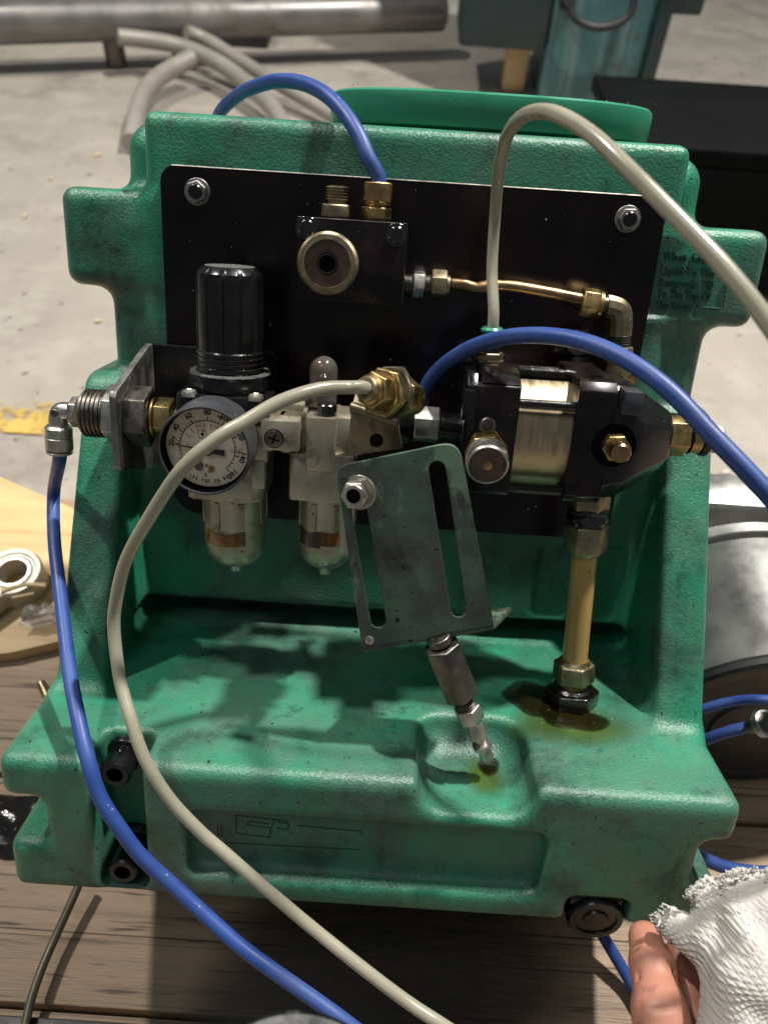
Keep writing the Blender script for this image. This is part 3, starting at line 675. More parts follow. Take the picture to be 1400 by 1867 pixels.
# ---- lubricator
LX, LY = -35.5, -45
lub = empty('air_lubricator'); lub.parent = unit
b = B()
b.extrude(rrect(LX - 15.5, LY - 16.5, LX + 16, LY + 16, 2.5, 4), (0, 0, -56), X, Y, Z, 24, .5)
b.extrude(rrect(LX - 7.5, LY - 17.5, LX + 6.5, LY + 12, 1, 2), (0, 0, -40), X, Y, Z, 26, .4)
b.extrude(rrect(LX - 21, LY - 11, LX + 17, LY + 14, 2, 3), (0, 0, -34), X, Y, Z, 19, .5)
b.extrude([(0, 0), (13, 0), (13, 3.2), (4, 3.2), (2, .8), (0, .8)], (LX - 21, LY + 4, -15.6), X, Z, -Y, 17, .3)
b.obj('body', 'cast', lub)
bowl(LX + 2.6, LY, -55.6, -97.5, 14.6, lub, 0)
window(LX + 2.6, LY, 14.55, 208, 262, -82, -73.5, lub, 'window_dark', .8)
window(LX + 2.6, LY, 14.5, 262, 305, -80.5, -73, lub, 'amber', .3)
dm = [(0, 6.7), (17, 6.7)] + [(17 + 6.7 * math.sin(t), max(.05, 6.7 * math.cos(t))) for t in [math.radians(q) for q in (15, 30, 45, 60, 75, 88)]]
DC = Vector((-37.2, LY, -12))
B().lathe(DC, Z, dm, 36).obj('sight_dome', 'dome', lub)
B().cyl(DC + Z * .5, Z, 15, 3, 20, 1.4).obj('drip_core', 'knob_brown', lub)
B().cyl(DC + Vector((3.2, -10.5, -2.2)), Z, 5.8, 4.6, 24, .6).obj('filler_plug', 'black_oily', lub)

# ---- clamp joining the two units
cl_ = empty('joining_clamp'); cl_.parent = unit
b = B(); b.box((-63.5, -67, -29.8), (-45.6, -54, -15.2), .8); b.box((-66, -62, -32), (-59, -50, -14), .5); b.obj('clamp_block', 'cast', cl_)
b = B(); b.extrude([(0, 0), (10, 0), (11, 2.4), (21, 2.4), (21, 6), (0, 6)], (-66, -36, -15.4), X, Z, -Y, 22, .4); b.obj('clamp_cap', 'cast', cl_)
B().lathe((-57.2, -66.9, -24.0), -Y, [(0, 4.6), (.2, 4.6), (.2, 4.2)], 26).obj('screw_recess', 'hole', cl_)
b = B(); b.lathe((-57.2, -66.9, -24.0), -Y, [(0, 4.1), (.6, 4.1), (1.1, 3.2), (1.2, .01)], 26); b.obj('cross_screw', 'steel_dark', cl_)
b = B(); b.box((-59.8, -68.3, -24.45), (-54.6, -67.6, -23.55), .1, 1, Matrix.Translation((-57.2, 0, -24)) @ Matrix.Rotation(.3, 4, 'Y') @ Matrix.Translation((57.2, 0, 24)))
b.box((-57.65, -68.3, -26.6), (-56.75, -67.6, -21.4), .1, 1, Matrix.Translation((-57.2, 0, -24)) @ Matrix.Rotation(.3, 4, 'Y') @ Matrix.Translation((57.2, 0, 24))); b.obj('screw_slot', 'hole', cl_)

# ---- outlet bracket and brass bulkhead with the clear hose
ob = empty('outlet_bracket'); ob.parent = unit
fa = Vector((-.80, -.56, .20)).normalized()              # fitting axis, towards the viewer's left
b = B()
quad = [PD(643, 735, 338), PD(722, 758, 331), PD(745, 690, 345), PD(735, 668, 352), PD(700, 668, 350), PD(655, 690, 343)]
back = Vector((.45, .85, -.1)) * 2.4
n = len(quad); v = quad + [q + back for q in quad]
b.add(v, [tuple(range(n)), tuple(range(2 * n - 1, n - 1, -1))] + [(i, n + i, n + (i + 1) % n, (i + 1) % n) for i in range(n)], .3)
b.obj('upright_leg', 'bracket_brown', ob)
b = B(); v = [PD(640, 742, 337), PD(724, 768, 330), PD(731, 812, 334), PD(640, 775, 345), PD(636, 830, 350), PD(722, 832, 342)]
q0, q1, q2, q3 = PD(641, 735, 338), PD(724, 762, 330), PD(733, 818, 336), PD(633, 832, 352)
v = [q0, q1, q2, q3]; v += [q + Vector((.1, .9, .2)) * 2.6 for q in v]; b.add(v, FB, .5)
b.tube([PD(642, 741, 338), PD(684, 755, 333.5), PD(726, 770, 330)], 2.3, 12, 4); b.obj('base_leg', 'bracket_brown', ob)
B().lathe(PD(686, 803, 333), -fw, [(0, 3.0), (.6, 3.0)], 22).obj('bracket_hole', 'hole', ob)
bf = empty('bulkhead_fitting'); bf.parent = unit
c0 = PD(668, 708, 318)                                   # tube mouth
axf = (PD(760, 732, 352) - c0).normalized()
B().ring(c0 - axf * .6, axf, 2.4, 5.3, 3.3, 32, .7).obj('release_ring', 'brass_dull', bf)
B().lathe(c0 + axf * 1.0, axf, [(0, 5.4), (1, 6.5), (5.2, 6.6)], 34).obj('collar', 'brass', bf)
B().hexa(c0 + axf * 3.6, axf, 7.6, 14.4, .25).obj('front_hex', 'brass', bf)
B().lathe(c0 + axf * 9.6, axf, [(0, 9.2), (1.6, 9.4)], 34).obj('washer_face', 'brass', bf)
B().hexa(c0 + axf * 11.0, axf, 5.4, 20, .05).obj('lock_nut', 'brass', bf)
B().ring(c0 + axf * 16.4, axf, 1.5, 11.6, 5, 40, .3).obj('toothed_washer', 'steel_dark', bf)
B().lathe(c0 + axf * 17.6, axf, [(0, 8), (5, 8)], 30).obj('body_neck', 'brass', bf)
B().hexa(c0 + axf * 22, axf, 10.5, 17.5, .4).lathe(c0 + axf * 32, axf, [(0, 7), (6, 6.5)], 24).obj('rear_hex', 'brass', bf)

# ---- connector into the pump
cn = empty('pump_connector'); cn.parent = unit
CZ = -18.8
B().lathe((-22, -43, CZ), X, [(0, 9), (16, 9), (18, 10.5), (27.5, 10.5), (28.5, 9)], 32).obj('sleeve', 'black_plastic', cn)
B().hexa((7.2, -45, CZ + .6), X, 12.6, 15.6, .52).obj('connector_hex', 'steel', cn)
B().thread((18, -45, CZ + .4), X, 12, 7.2, 1.3, .6).obj('threaded_nipple', 'black_oily', cn)

# ---- pump
pump = empty('hydraulic_pump'); pump.parent = unit
PYC, PZC = -46, -15.5
oc = lambda hy, hz, c: [(-hy + c, -hz), (hy - c, -hz), (hy, -hz + c), (hy, hz - c), (hy - c, hz), (-hy + c, hz), (-hy, hz - c), (-hy, -hz + c)]
b = B(); b.extrude(oc(28, 28.5, 5), (29, PYC, PZC), Y, Z, X, 4.6, .5); b.obj('end_cap', 'black_cast', pump)
b = B(); b.extrude(oc(27.5, 26, 1.6), (33.2, PYC, PZC - 1), Y, Z, X, 19.6, .5)
b.extrude([(-27, 25), (-14, 30.5), (22, 30.5), (26, 25)], (35, PYC, PZC), Y, Z, X, 17.6, .5); b.obj('air_block', 'black', pump)
B().box((27.2, PYC - 30, PZC + 8), (32, PYC - 26, PZC + 22), .8).obj('cap_lug', 'black_cast', pump)
B().lathe((52.6, PYC, PZC - 1), X, [(0, 26.6), (26, 26.6)], 72).obj('cylinder', 'brass_cyl', pump)
def rod(y, z): B().thread((51, y, z), X, 29, 2.6, 1.15, .5, 14).obj('tie_rod', 'black_oily', pump)
rod(PYC - 25.6, PZC + 16.6); rod(PYC - 6, PZC + 27.2); rod(PYC - 22, PZC - 24.5); rod(PYC + 18, PZC + 24)
b = B(); b.extrude(oc(28.5, 28.5, 4), (78, PYC, PZC), Y, Z, X, 17, .6); b.obj('head_block', 'black', pump)
# faceted fluid end, tapering to the right
v = []; F_ = []; n = 8
secs = [(94.6, 28.6, 27.5, .36), (104, 28.2, 26.5, .42), (111, 25, 23.5, .5), (126, 14.5, 14.5, .5), (128.5, 12, 12, .5)]
for x, hy, hz, c in secs:
    v += [(x, PYC + a, PZC - 1 + q) for a, q in oc(hy, hz, min(hy, hz) * c)]
for i in range(len(secs) - 1):
    for k in range(n): F_.append((i * n + k, i * n + (k + 1) % n, (i + 1) * n + (k + 1) % n, (i + 1) * n + k))
F_ += [tuple(range(n))[::-1], tuple((len(secs) - 1) * n + k for k in range(n))]
B().add(v, F_, .5).obj('fluid_end', 'black_cast', pump)
B().box((97.2, PYC - 30.4, PZC + 15.4), (105.6, PYC - 20, PZC + 26), .8).obj('lug', 'gauge_case', pump)
bc = Vector((96.8, -74.4, -14.6))
B().lathe(bc, -Y, [(0, 10), (.4, 10), (.4, .01)], 36).obj('bolt_recess', 'hole', pump)
B().hexa(bc - Y * .3, -Y, 5.4, 11.4, .1).lathe(bc - Y * 5.6, -Y, [(0, 5), (1, 5)], 24).obj('bleed_hex', 'brass', pump)
B().lathe(bc - Y * 6.4, -Y, [(0, 4.4), (6.2, 4.4), (7.2, 3.6), (7.2, .01)], 26).obj('bleed_screw', 'copper', pump)
B().hexa((127.6, PYC + 1, PZC + .3), X, 11.8, 18.2, .26).obj('end_hex', 'brass', pump)
B().lathe((139.4, PYC + 1, PZC + .2), X, [(0, 8.8), (1.4, 8.8)], 30).obj('seal_ring', 'hole', pump)
B().lathe((140.8, PYC + 1, PZC + .1), X, [(0, 8.4), (4.8, 8.4), (5.4, 7.6)], 30).obj('end_collar', 'brass', pump)
B().lathe((146.2, PYC + 1, PZC), X, [(0, 8.8), (1, 9.4), (3, 9.4), (4, 8.6)], 30).obj('seal_ring', 'black_plastic', pump)
B().lathe((150.2, PYC + 1, PZC - .4), X, [(0, 7.4), (5, 7), (7, 5.4), (7.4, 4)], 30).obj('end_button', 'zinc', pump)
sock_screw(39.3, PYC - 27.3, -9.2, 3.8, 2.2, pump, 'socket_screw', 'steel_dark')
B().hexa((39.8, PYC - 27, -19.8), Vector((-.02, -1, -.10)), 9, 16.5, .2).obj('exhaust_hex', 'brass', pump)
kx = Vector((39.4, PYC - 35.5, -21.4)); kd = Vector((-.03, -1, -.12)).normalized(); sx_, sy_, _ = orth(kd)
v = []; F_ = []; n = 80
for t, r0, kn in ((0, 8.4, 0), (.6, 9.4, 1), (8, 9.6, 1), (9.4, 9.3, 0), (10.2, 8.6, 0), (10.2, 8.2, 0), (9.7, 8.0, 0)):
    for k in range(2 * n):
        a = math.pi * k / n; r_ = r0 - (.3 if kn and k % 2 else 0); v.append(kx + kd * t + sx_ * (r_ * math.cos(a)) + sy_ * (r_ * math.sin(a)))
for i in range(6):
    for k in range(2 * n): F_.append((i * 2 * n + k, i * 2 * n + (k + 1) % (2 * n), (i + 1) * 2 * n + (k + 1) % (2 * n), (i + 1) * 2 * n + k))
B().add(v, F_).obj('exhaust_knob', 'steel', pump)
B().lathe(kx, kd, [(3, 8.1), (9.8, 8.1), (9.8, .01)], 40).obj('knob_face', 'knob_brown', pump)
B().lathe(kx + kd * 9.6, kd, [(0, 2.3), (.6, 2.2), (.8, 1.4), (.8, .01)], 20).obj('knob_centre', 'copper', pump)
# hose fitting on top of the air block
hb = Vector((40.2, -47, 0))
B().lathe(hb + Z * 13.5, Z, [(0, 7), (2, 7)], 8).hexa(hb + Z * 15, Z, 4, 11.5, .2).obj('hose_fitting_base', 'brass_dull', pump)
B().lathe(hb + Z * 19, Z, [(0, 4.6), (3, 4.6), (3, 5.6), (5.6, 5.4), (8.4, 4.6)], 28).obj('hose_fitting', 'black_oily', pump)
B().ring(hb + Z * 27.4, Z, 3.0, 5.4, 2.9, 32, 1.1).obj('release_ring', 'green_lid', pump)
b = B(); b.extrude([(0, 0), (24, 0), (24, 7), (18, 13), (7, 13), (0, 8)], (76, -14, 14), X, Z, Y, 9, .8); b.obj('mounting_lug', 'black_cast', pump)
B().ring((88.5, -14, 21.5), -Y, 1.6, 6.6, 3.0, 30).obj('lug_washer', 'steel_dark', pump)
B().cyl((88.5, -14.2, 21.5), -Y, 2.6, 3.2, 24).obj('lug_bolt', 'washer', pump)

# ---- suction tube from the tank
su = empty('suction_line'); su.parent = unit
s0 = Vector((97.5, -46, -44)); s1 = Vector((103.6, -56, -163.4)); sd = (s1 - s0).normalized(); at = lambda z: s0 + sd * ((z - s0.z) / sd.z)
B().hexa(at(-43), sd, 13, 18, .3).obj('pump_hex', 'brass_dull', su)
B().lathe(at(-55), sd, [(0, 10), (1, 10.4), (2.5, 9.4), (4, 10.4), (6, 10.6), (7, 9.4), (8.5, 9.4)], 36).obj('seal_ring', 'black_oily', su)
B().hexa(at(-63.4), sd, 14.5, 19.5, .1).lathe(at(-77), sd, [(0, 8.6), (2.4, 7.4)], 30).obj('upper_nut', 'brass_dull', su)
B().tube([at(-74), at(-105), at(-150)], 6.5, 28, 8).obj('nylon_tube', 'tan_tube', su)
B().lathe(at(-138.6), sd, [(0, 7.6), (2.6, 9.2)], 30).hexa(at(-140.5), sd, 11, 19, .3).obj('lower_nut', 'brass_dull', su)
B().thread(at(-151), sd, 6, 8.6, 2, .7, 30).obj('threaded_nipple', 'brass', su)
B().hexa(at(-155.8), sd, 8.6, 25, .15, 1.0).lathe(at(-155), -sd, [(0, 11.5), (1.4, 10)], 36).obj('tank_nut', 'black_oily', su)

# ---- loose slotted bracket with quick coupling
sb = empty('slotted_bracket'); sb.parent = unit
BL, BR_, TL_, TR_ = UY(660, 1180, -105), UY(900, 1138, -105), UY(612, 850, -101), UY(836, 803, -101)
ex = (BR_ - BL).normalized(); wB = (BR_ - BL).length; ey = (TL_ - BL); ey = (ey - ex * ey.dot(ex)).normalized(); ez = ex.cross(ey)
MB_ = Matrix(((ex.x, ey.x, ez.x, BL.x), (ex.y, ey.y, ez.y, BL.y), (ex.z, ey.z, ez.z, BL.z), (0, 0, 0, 1)))
def loc2(px, py, y=-103):
    q = MB_.inverted() @ UY(px, py, y); return (q.x, q.y)
tl2, tr2, br2 = loc2(612, 850, -101), loc2(836, 803, -101), (wB, 0)
def fillet(p, a, b_, r, n=6):
    p, a, b_ = Vector(p), Vector(a), Vector(b_); u, v_ = (a - p).normalized(), (b_ - p).normalized(); return [tuple((p + u * r) * (1 - t) ** 2 + p * 2 * t * (1 - t) + (p + v_ * r) * t * t) for t in [i / n for i in range(n + 1)]]
outer = [(0, 0), (wB, 0)] + fillet(tr2, br2, tl2, 8) + fillet(tl2, tr2, (0, 0), 6)
def slot(a, b_, r, n=8):
    a, b_ = Vector(a), Vector(b_); d = (b_ - a).normalized(); s_ = Vector((-d.y, d.x)); out = []
    for c, sg in ((b_, 1), (a, -1)):
        for i in range(n + 1):
            t = math.pi * i / n; out.append(tuple(c - s_ * (r * math.cos(t) * sg) + d * (r * math.sin(t) * sg)))
    return out
sl1 = slot(loc2(650, 905), loc2(690, 1128), 3.5); sl2 = slot(loc2(797, 856), loc2(836, 1108), 3.6)
mp = curve_plate([outer, sl1, sl2], 2.0, .25)
b = B(); b.mesh(mp, MB_); b.obj('bracket_face', 'bracket_green', sb)
b = B(); fold = [Vector((-.2, -.6, .6)), Vector((wB + .2, -.6, .6))]
fd = UY(932, 1106, -84) - BR_
p_, q_ = MB_ @ Vector((0, .2, 0)), MB_ @ Vector((wB, .2, 0)); sidew = ex * 4.5
v = [p_, q_, q_ + fd, p_ + fd]; v += [x - ey * 3.2 for x in v]; b.add(v, FB, .7); b.obj('bracket_foot', 'bracket_green', sb)
nc = MB_ @ Vector((*loc2(655, 897), 1.0)); nd = (ez + Vector((-.25, 0, .05))).normalized()
B().cyl(nc, nd, 1.4, 7.6, 36, .3).obj('washer', 'washer', sb)
B().hexa(nc + nd * 1.4, nd, 6.5, 11, .15).lathe(nc + nd * 7.8, nd, [(0, 5), (.5, 4.6), (.5, 3.2)], 28).obj('nut', 'washer', sb)
B().cyl(nc - nd * 16, nd, 22, 3.1, 22).obj('stud', 'steel_dark', sb)
B().lathe(nc + nd * 8.1, nd, [(0, 3.1), (.35, 3.1), (.35, .01)], 24).obj('nut_bore', 'hole', sb)
B().lathe(MB_ @ Vector((*loc2(674, 1162), 1.0)), ez, [(0, 2.1), (.5, 2.0), (.8, 1.2), (.85, .01)], 20).obj('rivet', 'washer', sb)
qc = empty('quick_coupling'); qc.parent = unit
a0, a1 = UY(800, 1165, -105.5), UY(889, 1384, -103); qd = (a1 - a0).normalized(); ql = (a1 - a0).length
Q = lambda t: a0 + qd * (ql * t)
B().cyl(Q(-.02), qd, 4, 5.6, 24).hexa(Q(.045), qd, ql * .40, 15.6, .35, .6).obj('hex_adapter', 'steel_dark', qc)
B().thread(Q(.44), qd, ql * .13, 5.2, 1.5, .7).obj('threaded_nipple', 'steel_dark', qc)
B().hexa(Q(.545), qd, ql * .11, 11.4, .2).obj('coupling_hex', 'steel', qc)
u_ = ql / 100
B().lathe(Q(.65), qd, [(0, 4.6), (8 * u_, 4.6), (9 * u_, 4.9), (14 * u_, 4.8), (15 * u_, 2.9), (20.5 * u_, 2.6), (21.2 * u_, 4.7), (24.2 * u_, 4.7), (24.9 * u_, 3.2), (33 * u_, 3.4), (34.4 * u_, 2.8), (34.4 * u_, 1.8), (30 * u_, 1.6)], 30).obj('plug_nipple', 'washer', qc)

# ================================================================== OIL ON THE TANK
def blob(name, m, cx, cy, z, rx, ry, seed, label, n=40, thick=.35, rough_=.22, edge=.9, frame='unit'):
    rnd = random.Random(seed); ph = [rnd.uniform(0, 6.28) for _ in range(4)]
    v = []; F_ = []
    for ring_, (k, h) in enumerate(((1.0, 0), (edge, thick * .8), (edge * .6, thick))):
        for i in range(n):
            a = 2 * math.pi * i / n; q = 1 + rough_ * (math.sin(2 * a + ph[0]) + .6 * math.sin(3 * a + ph[1]) + .35 * math.sin(5 * a + ph[2])) * .6
            v.append((cx + rx * q * k * math.cos(a), cy + ry * q * k * math.sin(a), z + h))
    for r_ in range(2):
        for i in range(n): F_.append((r_ * n + i, r_ * n + (i + 1) % n, (r_ + 1) * n + (i + 1) % n, (r_ + 1) * n + i))
    F_.append(tuple(2 * n + i for i in range(n)))
    o = B().add(v, F_).obj(name, m, None, frame)
    c_ = o.data.attributes.new('film', 'FLOAT', 'POINT')
    dd_ = [math.hypot((q.co.x / MM - cx) / rx, (q.co.y / MM - cy) / ry) for q in o.data.vertices]; zz = [q.co.z / MM - z for q in o.data.vertices]
    c_.data.foreach_set('value', [0. if h < thick * .1 else (.75 if h < thick * .9 else 1.) for h in zz]); tag(o, label, 'oil'); return o
blob('oil_puddle', 'oil_film', 99, -76, -163.9, 31, 24, 3, 'thin yellow oil film spreading on the shelf around the tank nut', thick=.15, edge=.6)
blob('oil_puddle', 'oil', 82, -56, -163.8, 16, 16, 5, 'dark brown oil pool behind the tank nut of the yellow tube')
blob('oil_puddle', 'oil', 101, -71, -163.7, 18, 12, 9, 'dark oil collar pooled at the front of the black tank nut')
blob('oil_puddle', 'oil_film', 54, -101, -180.5, 12, 17, 12, 'yellow oil film in the moulded pocket under the coupling tip', thick=.15, edge=.55, rough_=.1)
blob('oil_puddle', 'oil', 57, -93, -180.4, 6, 8, 15, 'small brown oil pool in the moulded pocket below the nipple', rough_=.12, edge=.8)
q = WZ(690, 1790, PT); blob('oil_stain_shade', 'oil_soak_shade', q.x, q.y, PT + .35, 118, 72, 31, 'large dark oil stain with painted shadow on the planks below the front of the tank', thick=.1, edge=.72, frame='world')  # oil stain sheet that also paints the shadow core under the tank darker
# grit stuck to the oily surfaces
b = B(); rnd = random.Random(4)
def grit(p, s_):
    v = [(p[0] + rnd.uniform(-s_, s_), p[1] + rnd.uniform(-s_, s_), p[2] + rnd.uniform(-s_, s_)) for _ in range(4)]
    b.add(v, [(0, 1, 2), (0, 2, 3), (0, 3, 1), (1, 3, 2)])
for _ in range(150): grit((rnd.uniform(-135, 140), rnd.uniform(-120, -5), -163.7), rnd.uniform(.25, .8))
for _ in range(110): grit((rnd.uniform(-118, 120), -.2, rnd.uniform(-85, 88)), rnd.uniform(.2, .6))
for _ in range(14): grit((rnd.uniform(-40, 118), rnd.uniform(18, 30), 134.5), rnd.uniform(.4, .9))
g_ = b.obj('grit', mat('pale_grit', (.22, .19, .14), .7, var=.7, vscale=300)); tag(g_, 'tiny chips of grit stuck to the oily shelf and plate', 'grit', kind='stuff')

# ================================================================== HOSES
def hose(name, m, pts, d, label, cat='hose', frame='unit', n=18, group=None):
    o = B().tube(pts, d / 2, n, 3.5).obj(name, m, None, frame); return tag(o, label, cat, group)
D3 = lambda L: [PD(*q) for q in L]
hose('blue_hose', 'blue', [Vector((-16.9, -17, 86)), Vector((-17.0, -17, 92))] + D3([(672, 288, 357), (655, 247, 358), (625, 202, 363), (590, 169, 371), (548, 150, 383), (505, 147, 396), (465, 157, 412), (435, 172, 430), (405, 199, 452), (392, 226, 478)]), 7.2,
     'short blue hose arching from the valve block over the top of the tank')
hs = ecn + dn * 18
hose('blue_hose', 'blue', [hs, hs + dn * 6] + D3([(98, 900, 421), (99, 985, 408), (109, 1075, 392), (127, 1225, 362), (141, 1302, 347), (159, 1380, 338), (182, 1453, 338), (222, 1516, 341), (260, 1565, 345), (323, 1622, 350), (425, 1715, 350), (500, 1772, 348), (580, 1828, 346), (650, 1880, 345), (780, 1985, 350), (960, 2120, 365)]), 6.8,
     'long blue hose hanging from the silver inlet elbow down across the tank front')
hose('blue_hose', 'blue', D3([(760, 770, 398), (772, 715, 388), (800, 673, 375), (850, 638, 356), (910, 617, 338), (980, 611, 322), (1060, 622, 308), (1140, 655, 295), (1220, 712, 285), (1295, 790, 277), (1370, 868, 270), (1440, 950, 266), (1560, 1120, 270), (1650, 1400, 300)]), 7.0,
     'blue hose curving over the pump and out at the right edge')
hose('clear_hose', 'white_tube', [c0 + axf * 6, c0, c0 - axf * 3] + D3([(640, 706, 317), (583, 709, 311), (511, 732, 304), (440, 773, 300), (400, 796, 299), (331, 856, 302), (265, 956, 316), (228, 1027, 330), (211, 1100, 340), (208, 1150, 344), (219, 1240, 344), (240, 1315, 339), (262, 1380, 338), (306, 1453, 341), (362, 1514, 345), (410, 1556, 346), (560, 1685, 347), (725, 1815, 342), (830, 1885, 338), (1000, 2000, 345), (1180, 2100, 360)]), 5.7,
     'milky clear hose looping from the brass bulkhead down past the gauge to the front')
hose('clear_hose', 'white_tube', [Vector((40.2, -47, 24)), Vector((40.0, -47.5, 36))] + D3([(897, 490, 352), (902, 400, 345), (909, 315, 326), (922, 253, 302), (948, 215, 281), (985, 202, 265), (1028, 213, 252), (1085, 250, 241), (1150, 312, 232), (1250, 413, 223), (1325, 492, 217), (1400, 588, 213), (1500, 740, 212), (1610, 960, 225), (1680, 1250, 260)]), 5.2,
     'milky clear hose rising from the pump top and bending out to the right')
lowz = PT + 12
hose('brown_hose', 'rod', [WZ(150, 1600, lowz + 4), WZ(128, 1650, lowz + 2), WZ(100, 1712, lowz), WZ(75, 1770, lowz), WZ(55, 1830, lowz), WZ(40, 1900, lowz)], 5.0, 'thin olive brown hose coming out under the left foot of the tank', frame='world')
hose('blue_hose', 'blue', [WZ(1230, 1530, PT + 60), WZ(1275, 1562, PT + 52), WZ(1330, 1584, PT + 46), WZ(1400, 1592, PT + 42), WZ(1470, 1585, PT + 40)], 8.0, 'blue hose lying on the planks just above the white glove', frame='world')
hose('blue_hose', 'blue', [WZ(1095, 1700, PT + 20), WZ(1120, 1742, PT + 14), WZ(1148, 1790, PT + 8), WZ(1180, 1850, PT + 6)], 7.0, 'piece of blue hose below the black drain plug beside the thumb', frame='world')

# ================================================================== THINGS ON THE PLANKS
PLY = PT + 12
c4 = [WZ(-420, 690, PLY), WZ(260, 980, PLY), WZ(190, 1150, PLY), WZ(20, 1190, PLY), WZ(-420, 1240, PLY)]
b = B(); b.extrude([(q.x, q.y) for q in c4], (0, 0, PT + .6), X, Y, Z, 11.4, .6); tag(b.obj('plywood_sheet', 'ply', None, 'world'), 'pale yellow plywood sheet lying behind the left side of the tank', 'plywood')
# rod end
re_ = empty('rod_end'); tag(re_, 'cast metal rod end with a round eye lying on the plywood', 'rod end')
rc = WZ(22, 1040, PLY + 22); rc = Vector((rc.x, rc.y, PLY + 12)); ra = Vector((.05, -.10, 1)).normalized()
B().lathe(rc - ra * 11, ra, [(0, 15.5), (0, 21), (1.5, 22.5), (20, 22.5), (22, 21), (22, 17.5), (21.4, 17.0), (20.6, 16.6), (20.4, 15.2), (15, 15), (0, 15.5)], 64, False).obj('eye', 'zinc', re_, 'world')
B().lathe(rc - ra * 9, ra, [(0, 11.2), (0, 14.8), (17.5, 15.0), (19, 13.6), (19, 11.4), (0, 11.2)], 48, False).obj('ball_liner', 'alu', re_, 'world')
sdv = Vector((-.45, -.9, 0)).normalized(); sp = sdv.cross(Z)
b = B(); b.extrude([(-13, -16), (13, -16), (10, -40), (9, -52), (-9, -52), (-10, -40)], rc + Vector((0, 0, -8)), -sp, -sdv, Z, 17, 3); b.cyl(rc + sdv * 48, sdv, 70, 9, 28).obj('shank', 'zinc', re_, 'world')
b = B()
p, q = WZ(2, 1078, PLY + 26), WZ(84, 1068, PLY + 26); b.tube([p, (p + q) / 2 + Vector((0, 3, 1)), q], 2.0, 5, 6, radii=[2.4, 1.6, 2.6])
tag(b.obj('wood_splinter', 'chip', None, 'world'), 'larger pale wood splinter lying across the eye of the rod end', 'splinter')
b = B(); p, q = WZ(22, 1090, PLY + 24), WZ(62, 1082, PLY + 24); b.tube([p, (p + q) / 2, q], 1.2, 5, 6); tag(b.obj('wood_splinter', 'chip', None, 'world'), 'smaller thin splinter below the first on the rod end', 'splinter')
b = B(); p, q = WZ(74, 1244, PT + 5), WZ(98, 1296, PT + 5); b.cyl(p, q - p, (q - p).length, 3.2, 20, .8); tag(b.obj('steel_pin', 'brass_dull', None, 'world'), 'small brass coloured pin on the plank left of the tank', 'pin')
# crumpled clear wrap beside the rod end
b = B(); rnd = random.Random(11); v = []; F_ = []; nx = 9
pa, pb = WZ(40, 1150, PLY + 3), WZ(135, 1150, PLY + 3); pc = WZ(85, 1105, PLY + 14)
for j in range(5):
    for i in range(nx):
        q = pa.lerp(pb, i / (nx - 1)) + (pc - (pa + pb) / 2) * (j / 4) * (1 - .4 * abs(i / 4 - 1)); v.append(q + Vector((rnd.uniform(-2, 2), rnd.uniform(-2, 2), 2 + rnd.uniform(0, 5))))
for j in range(4):
    for i in range(nx - 1): F_.append((j * nx + i, j * nx + i + 1, (j + 1) * nx + i + 1, (j + 1) * nx + i))
tag(b.add(v, F_).obj('plastic_wrap', mat('clear_wrap', (.30, .27, .25), .08, var=.2, spec=.8, alpha=.6), None, 'world', 1.2), 'crumpled scrap of clear plastic wrap beside the rod end', 'plastic wrap')
# black plastic bundle left of the tank
rnd = random.Random(21); v = []; F_ = []; nx, ny = 26, 12
x0, x1 = WZ(-260, 1500, PT + 8).x, WZ(150, 1500, PT + 8).x; yn, yf = WZ(20, 1562, PT + 4).y, WZ(20, 1443, PT + 8).y
for j in range(ny + 1):
    for i in range(nx + 1):
        t = j / ny; h = 13 * math.sin(math.pi * min(1, max(0, t))) ** .35 + 2.2 * math.sin(i * .9 + j * .7) + rnd.uniform(-1.4, 1.4)
        v.append((x0 + (x1 - x0) * i / nx, yn + (yf - yn) * t + rnd.uniform(-1.2, 1.2), PT + .8 + (max(0, h) if 0 < j < ny else 0)))
for j in range(ny):
    for i in range(nx): F_.append((j * (nx + 1) + i, j * (nx + 1) + i + 1, (j + 1) * (nx + 1) + i + 1, (j + 1) * (nx + 1) + i))
F_.append(tuple(range(nx + 1))[::-1]); 
tag(B().add(v, F_).obj('plastic_bundle', 'tarp', None, 'world', .7), 'glossy black plastic bundle lying on the planks left of the tank', 'plastic')
# grey cylinder on the right
gc = empty('metal_cylinder'); tag(gc, 'big grey metal cylinder with a black end lying right of the tank', 'cylinder')
ynr = WZ(1390, 1425, PT).y; zt = WY(1390, 1196, ynr).z; R_ = (zt - PT) / 2; cxw = WZ(1392, 1310, PT + R_).x
yfr = WZ(1390, 952, zt + 3).y; gp = Vector((cxw, ynr, PT + R_ + .5)); L_ = yfr - ynr
B().lathe(gp + Y * 3, Y, [(0, R_ - 2), (1.5, R_), (L_ * .86, R_), (L_ * .88, R_ - 5), (L_ * .93, R_ - 5)], 96).obj('barrel', 'dull_alu', gc, 'world')
B().ring(gp + Y * (L_ * .93), Y, 9, R_ + 1.5, R_ * .6, 96, .8).obj('rim', 'alu', gc, 'world')
B().lathe(gp - Y * 2, Y, [(0, 4), (0, R_ * .45), (2, R_ * .47), (2, R_ * .82), (.5, R_ * .84), (0, R_ - 3), (1.5, R_ - 1), (5, R_ - .6)], 96).obj('end_face', 'rubber', gc, 'world')
b = B(); p = WZ(1250, 930, zt); q = WZ(1480, 936, zt); b.box((p.x, yfr + 14, PT + 12), (q.x + 60, yfr + 44, zt + 4), 1.5); tag(b.obj('aluminium_bar', 'alu', None, 'world'), 'flat aluminium bar standing behind the grey cylinder', 'bar')
yy = ynr - 26
